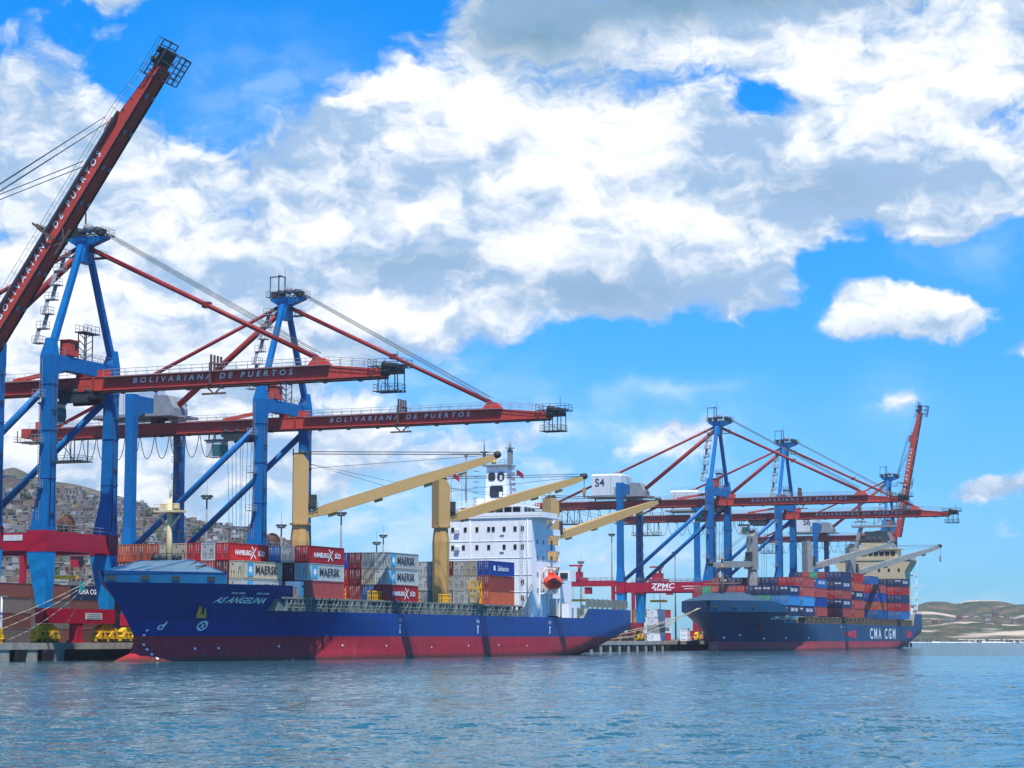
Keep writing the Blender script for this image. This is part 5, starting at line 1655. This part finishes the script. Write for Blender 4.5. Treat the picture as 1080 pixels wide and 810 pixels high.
deck_bay(NS, 'first bay from the bow', -25.4, 4.0, 9, 9.72, 3, {0: ['grey+maersk', 'maroon'], 1: ['beige+maersk', 'maroon', 'salmon', 'salmon', 'rust'], 2: [None, 'red+hamburg', 'grey', 'red', 'beige', 'beige', 'orange', 'orange', 'orange']}, True, G1)
deck_bay(NS, 'second bay from the bow', -11.5, .3, 11, 9.72, 3, {0: ['salmon', 'steel', 'rust'], 1: ['grey+maersk', 'maroon', 'grey', 'grey'], 2: ['red+hamburg', 'grey', 'mid', 'grey', 'salmon']}, True, G1)
deck_bay(NS, 'third bay from the bow', 16.8, .3, 11, 9.72, 3, {0: ['red+hamburg', 'mid', 'rust', 'red'], 1: ['grey+maersk', 'beige', 'maroon', 'red', 'salmon'], 2: ['grey+maersk', 'steel', 'maroon', 'blue', 'maroon']}, True, G1)
deck_bay(NS, 'fourth bay from the bow', 60.2, .3, 11, 9.72, 3, {0: ['orange', 'grey', 'grey', 'steel', 'steel', 'steel', 'grey'], 1: ['rust', 'beige', 'grey', 'grey', 'grey', 'grey', 'grey'], 2: ['blue+safmarine', 'beige', 'grey', 'maroon', 'grey', 'grey', 'maroon']}, True, G1)
G2 = 'containers stacked on the far ship'
FS = 'far ship'
N_ = 'navy+cma'
deck_bay(FS, 'first bay from the bow', 270.7, .5, 11, 9.9, 3, {0: [N_, 'navy', 'mid', 'navy'], 1: ['sky', 'mid', 'green', 'green', 'orange', 'salmon', 'navy'], 2: [N_, 'navy', N_, N_, 'navy', 'red', 'rust', 'rust', 'orange', 'green', 'salmon']}, False, G2)
deck_bay(FS, 'second bay from the bow', 287, .5, 11, 9.9, 4, {0: [N_, 'navy'], 1: ['sky', 'navy'], 2: ['salmon', 'salmon'], 3: ['salmon', 'red', 'red', 'navy', 'navy', 'navy', 'red', 'navy', 'navy', N_, 'rust']}, False, G2, lambda k, j: j < 2 or k == 3)
deck_bay(FS, 'third bay from the bow', 301.6, .5, 11, 9.9, 4, {0: ['salmon', 'red'], 1: ['blue', 'navy'], 2: ['salmon', 'red'], 3: ['mid+cma', 'navy']}, False, G2, lambda k, j: j < 2)
deck_bay(FS, 'fourth bay from the bow', 331.8, .5, 11, 9.9, 5, {0: ['salmon', 'red', 'red'], 1: [N_, 'navy', 'navy'], 2: ['salmon', 'red', 'red'], 3: [N_, 'navy', 'sky'], 4: ['navy', 'navy', 'red', 'green', 'red', 'navy']}, False, G2, lambda k, j: j < 3 or (k == 4 and j < 6))
deck_bay(FS, 'fifth bay from the bow', 348.2, .5, 11, 9.9, 5, {0: ['orange', 'rust'], 1: ['salmon', 'navy'], 2: [N_, 'navy'], 3: ['orange', 'navy'], 4: ['red', 'navy', 'navy']}, False, G2, lambda k, j: j < 2 or (k == 4 and j < 4))
deck_bay(FS, 'sixth bay from the bow', 379.6, .5, 11, 9.9, 5, {0: ['mid', 'mid', 'orange'], 1: ['orange', 'orange', 'navy'], 2: ['blue', 'blue', 'salmon'], 3: ['salmon', 'red', 'navy'], 4: [None, 'mid', 'mid', 'navy', 'red']}, False, G2, lambda k, j: j < 3 or (k == 4 and j < 6))
deck_bay(FS, 'aftmost bay', 415.1, .5, 11, 9.9, 5, {0: ['mid', 'mid', 'navy', 'navy'], 1: ['red', 'red', 'navy', 'navy'], 2: ['navy', 'navy', 'navy', 'navy'], 3: ['red', 'red', 'navy', 'navy'], 4: [N_, 'navy', 'navy', 'navy', 'navy', 'navy', 'navy', 'navy']}, False, G2, lambda k, j: j < 4 or (k == 4 and j < 9))
# yard stacks
G3 = 'containers stacked in the yard behind the leftmost cranes'
ys = {0: ['taupe', 'brown', 'brown', 'rust'], 1: ['brown', 'taupe', 'brown', 'brown'], 2: ['taupe', 'taupe', 'brown', 'maroon'], 3: ['brown', 'brown', N_, N_]}
PLC = ['left end of row', 'second stack of row', 'third stack of row', 'right end of row']
for i in range(4):
    for k in range(4):
        c = ys[k][i]; br = None
        if '+' in c: c, br = c.split('+')
        container(c, W(14 + i * 12.6, 80, QZ + k * 2.76), '%s container in yard behind leftmost cranes, %s tier, %s' % (CONT[c][0], TIER[k], PLC[i]), G3, True, br)
G4 = 'containers stacked in the yard between the two ships'
for i, col in enumerate((['ochre', 'ochre', 'ochre', 'ochre'], ['grey', 'white+maersk', 'white', 'grey'], ['white', 'grey', 'white', 'white'], ['red', 'white+maersk', 'white', 'red'])):
    for k in range(4):
        c = col[k]; br = None
        if '+' in c: c, br = c.split('+')
        container(c, W(398 if i < 3 else 411.5, 90 - i * 2.6 + (5 if i == 3 else 0), QZ + k * 2.76), '%s container in yard between the two ships, %s tier, %s' % (CONT[c][0], TIER[k], PLC[i]), G4, False, br)

# ------------------------------------------------------------------ yard cranes
def yard_crane(p, q, label):
    t = thing('yard_crane', label, 'yard crane', W(p, q, QZ), TH, 'rubber tyred yard cranes')
    H, S = 20.5, 11.8
    def lg():
        mb = MB(); mb.column([(-.55, .55, -.5, .5, 1.4), (-.7, .7, -.55, .55, H - 1)]); return mb.mesh('leg', [PR])
    for sx in (-1, 1):
        for sy in (-1, 1):
            obj('leg', cached('ylg', lg), t, (sx * 3.4, sy * S, 0))
    def bm():
        mb = MB(); mb.box((0, 0, H), (1.3, 2 * S + 2.4, 1.9)); mb.rail((-.6, -S, H + .95), (-.6, S, H + .95), 1.1, 2.4, .05, 1); return mb.mesh('beam', [PR, GS])
    for sx in (-1, 1): obj('beam', cached('ybm', bm), t, (sx * 3.4, 0, 0))
    def sl():
        mb = MB(); mb.box((0, 0, 1.2), (12.0, 1.2, 1.3)); mb.box((0, 0, H - 3.5), (5.6, .6, .7)); mb.box((-5, 0, 2.6), (1.6, 2.0, 2.0)); return mb.mesh('end_sill', [PR])
    for sy in (-1, 1): obj('end_sill', cached('ysl', sl), t, (0, sy * S, 0))
    def wh():
        mb = MB(); mb.tube((0, -.4, .75), (0, .4, .75), .75, 16); return mb.mesh('wheel', [M_['rubber']])
    for sx in (-5, -3.2, 3.2, 5):
        for sy in (-1, 1): obj('wheel', cached('ywh', wh), t, (sx, sy * S, 0))
    mb = MB(); mb.box((0, 3, H + 1.6), (8.4, 5.0, 1.2)); mb.box((0, 3.4, H + 3.2), (5, 3.0, 2.2)); mb.tube((-1.5, 2, H + 4.3), (-1.5, 2, H + 6.4), .5, 8); mb.box((-1.5, 3.2, H + 6.5), (.7, 5.2, .6))
    tr = part('trolley', mb, PR, t)
    mb = MB(); mb.box((-2.6, -2, H - 2.6), (2.0, 2.2, 2.4)); mb.box((-2.6, -3.0, H - 2.4), (1.7, .3, 1.6), 1); part('cab', mb, [PR, M_['glass']], t)
    mb = MB(); mb.box((0, 3, H - 6), (2.4, 6, .8))
    for x in (-.8, .8):
        for y in (1, 5): mb.tube((x, y, H - 5.8), (x, y, H + 1), .05, 4)
    part('spreader', mb, M_['yellow'], t)
yard_crane(417, 116, 'red yard gantry crane seen over the stern of the nearer ship')
yard_crane(443, 94, 'red yard gantry crane whose legs show under the portal beam between the ships')
yard_crane(98, 118, 'red yard gantry crane seen under the leftmost cranes, before the hill')
yard_crane(330, 205, 'small red yard gantry crane peeping over containers by the second yellow crane')

# ------------------------------------------------------------------ floodlight masts
def light_mast(x, ytop, Y, label):
    H = CAM_H + (673 - ytop) / 2250 * Y - QZ
    t = thing('floodlight_mast', label, 'light mast', at(x, Y, QZ), TH, 'floodlight masts over the yard')
    mb = MB(); mb.tube((0, 0, 0), (0, 0, H), .42, 10, .2); mb.tube((0, 0, H), (0, 0, H + 3.2), .05, 5); part('pole', mb, M_['pole'], t)
    mb = MB(); mb.tube((0, 0, H - 1.2), (0, 0, H - .9), 1.2, 14, 1.0)
    for i in range(10):
        a = 2 * math.pi * i / 10; mb.box((math.cos(a) * 1.2, math.sin(a) * 1.2, H - .5), (.5, .4, .55), 0, a)
    part('lamp_ring', mb, M_['dark_steel'], t)
light_mast(218, 522, 520, 'tall grey floodlight mast before the hill, between the blue crane legs')
light_mast(297, 553, 580, 'floodlight mast above the brown cable reel, left of first yellow deck crane')
light_mast(360, 540, 560, 'tall floodlight mast right of the first yellow deck crane')
light_mast(397.5, 571.5, 720, 'shorter of two floodlight masts above the grey containers before the second yellow crane')
light_mast(404.5, 564, 740, 'taller of two floodlight masts above the grey containers before the second yellow crane')
light_mast(612.5, 592, 880, 'floodlight mast just right of the white bridge house')
light_mast(645, 563, 860, 'tallest floodlight mast, between the S4 crane and the white bridge house')
light_mast(695.5, 599.5, 1150, 'small distant floodlight mast between the legs of the S4 crane')
light_mast(711.5, 582, 950, 'slim floodlight mast behind the diagonal braces of the S4 crane')

# ------------------------------------------------------------------ mooring lines and quay clutter
def line(p0, p1, sag, label, group, r=.055):
    mb = MB(); p0, p1 = Vector(p0), Vector(p1)
    pts = [p0.lerp(p1, i / 12) - Vector((0, 0, sag * (1 - ((i - 6) / 6) ** 2))) for i in range(13)]
    mb.path([p - p0 for p in pts], r, 6)
    o = obj('mooring_line', mb.mesh('mooring_line', [M_['hawser']]), None, p0)
    tag(o, label, 'rope', group)
gl = 'mooring lines from the nearer ship bow'
for i, (p, dz) in enumerate(((-62, .3), (-54, .0), (-44, -.1), (-33, -.3))):
    line(W(P_BOW - .2 + i * .3, 16.5 + i * .4, 11.6 + dz), W(p, 33.0, QZ + .6), 1.0, ['lowest sloping mooring line reaching farthest left from the nearer ship bow', 'second mooring line from the left at the nearer ship bow', 'third mooring line from the left at the nearer ship bow', 'steepest mooring line at the nearer ship bow, ending under the sign plate'][i], gl)
gl = 'mooring lines between the two ships'
for i, p in enumerate((178, 190, 214)):
    line(W(P2 - .5, 17 + i * .4, 11.5), W(p, 33.0, QZ + .6), 1.8, 'pale mooring line sloping from the far ship bow down to the quay', gl, .09)
for i, p in enumerate((168, 178)):
    line(W(P_BOW + 190, 22 + i, 8.6), W(p, 33.0, QZ + .6), .8, 'mooring line from the nearer ship stern down to the quay', gl, .07)
mb = MB()
mb.ring([[(math.cos(2 * math.pi * i / 16) * r, x, math.sin(2 * math.pi * i / 16) * r) for i in range(16)] for x, r in ((0, .75), (.5, .12))])
o = obj('rat_guard', mb.mesh('rat_guard', [M_['teal']]), None, W(P_BOW - .6, 18.0, 10.9)); o.rotation_euler.z = TH
tag(o, 'green rat guard disc on the mooring lines at the nearer ship bow', 'rat guard')
def cabinet(p, q, w, d, h, label):
    t = thing('control_cabinet', label, 'cabinet', W(p, q, QZ), TH)
    mb = MB(); mb.box((0, 0, h / 2 + .1), (w, d, h)).box((0, 0, h + .14), (w + .2, d + .2, .1)); part('housing', mb, M_['white'], t)
    mb = MB()
    for z in (.15, .5, .85): mb.box((-w / 2 - .02, 0, h * z), (.05, d * .7, h * .02)); mb.box((0, -d / 2 - .02, h * z), (w * .7, .05, h * .02))
    for i in range(8): mb.box((w / 2 + .1, -d * .3, .4 + i * h / 8.5), (.25, .4, .07))
    part('vent', mb, GS, t)
cabinet(-41.2, 37.5, 1.6, 1.5, 4.6, 'tall white control cabinet on the quay beside the leftmost crane leg')
cabinet(290, 37, 2.4, 2.2, 3.6, 'white cabinet on the quay just left of the far ship bow')
t = thing('lamp_post', 'short pale grey post on the quay before the brown yard containers', 'post', W(-36.2, 40, QZ), TH)
mb = MB(); mb.tube((0, 0, 0), (0, 0, 7.2), .16, 8); part('pole', mb, M_['house_white'], t)
mb = MB(); mb.box((0, -.5, 7.2), (.3, 1.4, .18)); part('lamp_head', mb, GS, t)
hm = MB(); hm.box((0, 0, .35), (11.5, 8.5, .5)).box((0, 0, .08), (11.0, 7.8, .16))
for i in range(5): hm.box((-4.6 + i * 2.3, 0, .66), (.25, 8.4, .16))
for y in (-4.3, 4.3):
    for x in (-5, 5): hm.box((x, y, .4), (.6, .25, .5))
HCM = {c: hm.mesh('hatch_cover', [mat('hatch_' + c, v, .7, dirt=(.06, .04, .03), amt=.7)]) for c, v in (('red', (.20, .03, .03)), ('black', (.03, .03, .032)), ('grey', (.22, .22, .20)))}
for i, (p, q, cs) in enumerate(((185, 47, ('black', 'red', 'black')), (205, 46, ('red', 'black')), (222, 47, ('grey', 'red', 'red', 'black')), (239, 46, ('red', 'red', 'black')), (256, 47, ('black', 'grey', 'red')), (-33, 50, ('black', 'grey')))):
    for k, c in enumerate(cs):
        o = obj('hatch_cover', HCM[c], None, W(p, q, QZ + k * .82)); o.rotation_euler.z = TH
        where = ['nearest pile on quay behind the first ship', 'second pile on quay between the ships', 'third pile on quay between the ships', 'fourth pile on quay between the ships', 'last pile by the far ship bow', 'pile on quay under the leftmost cranes'][i]
        tag(o, '%s steel hatch cover, %s from the bottom, %s' % (c, ['first', 'second', 'third', 'fourth'][k], where), 'hatch cover', 'hatch covers lying on the quay')
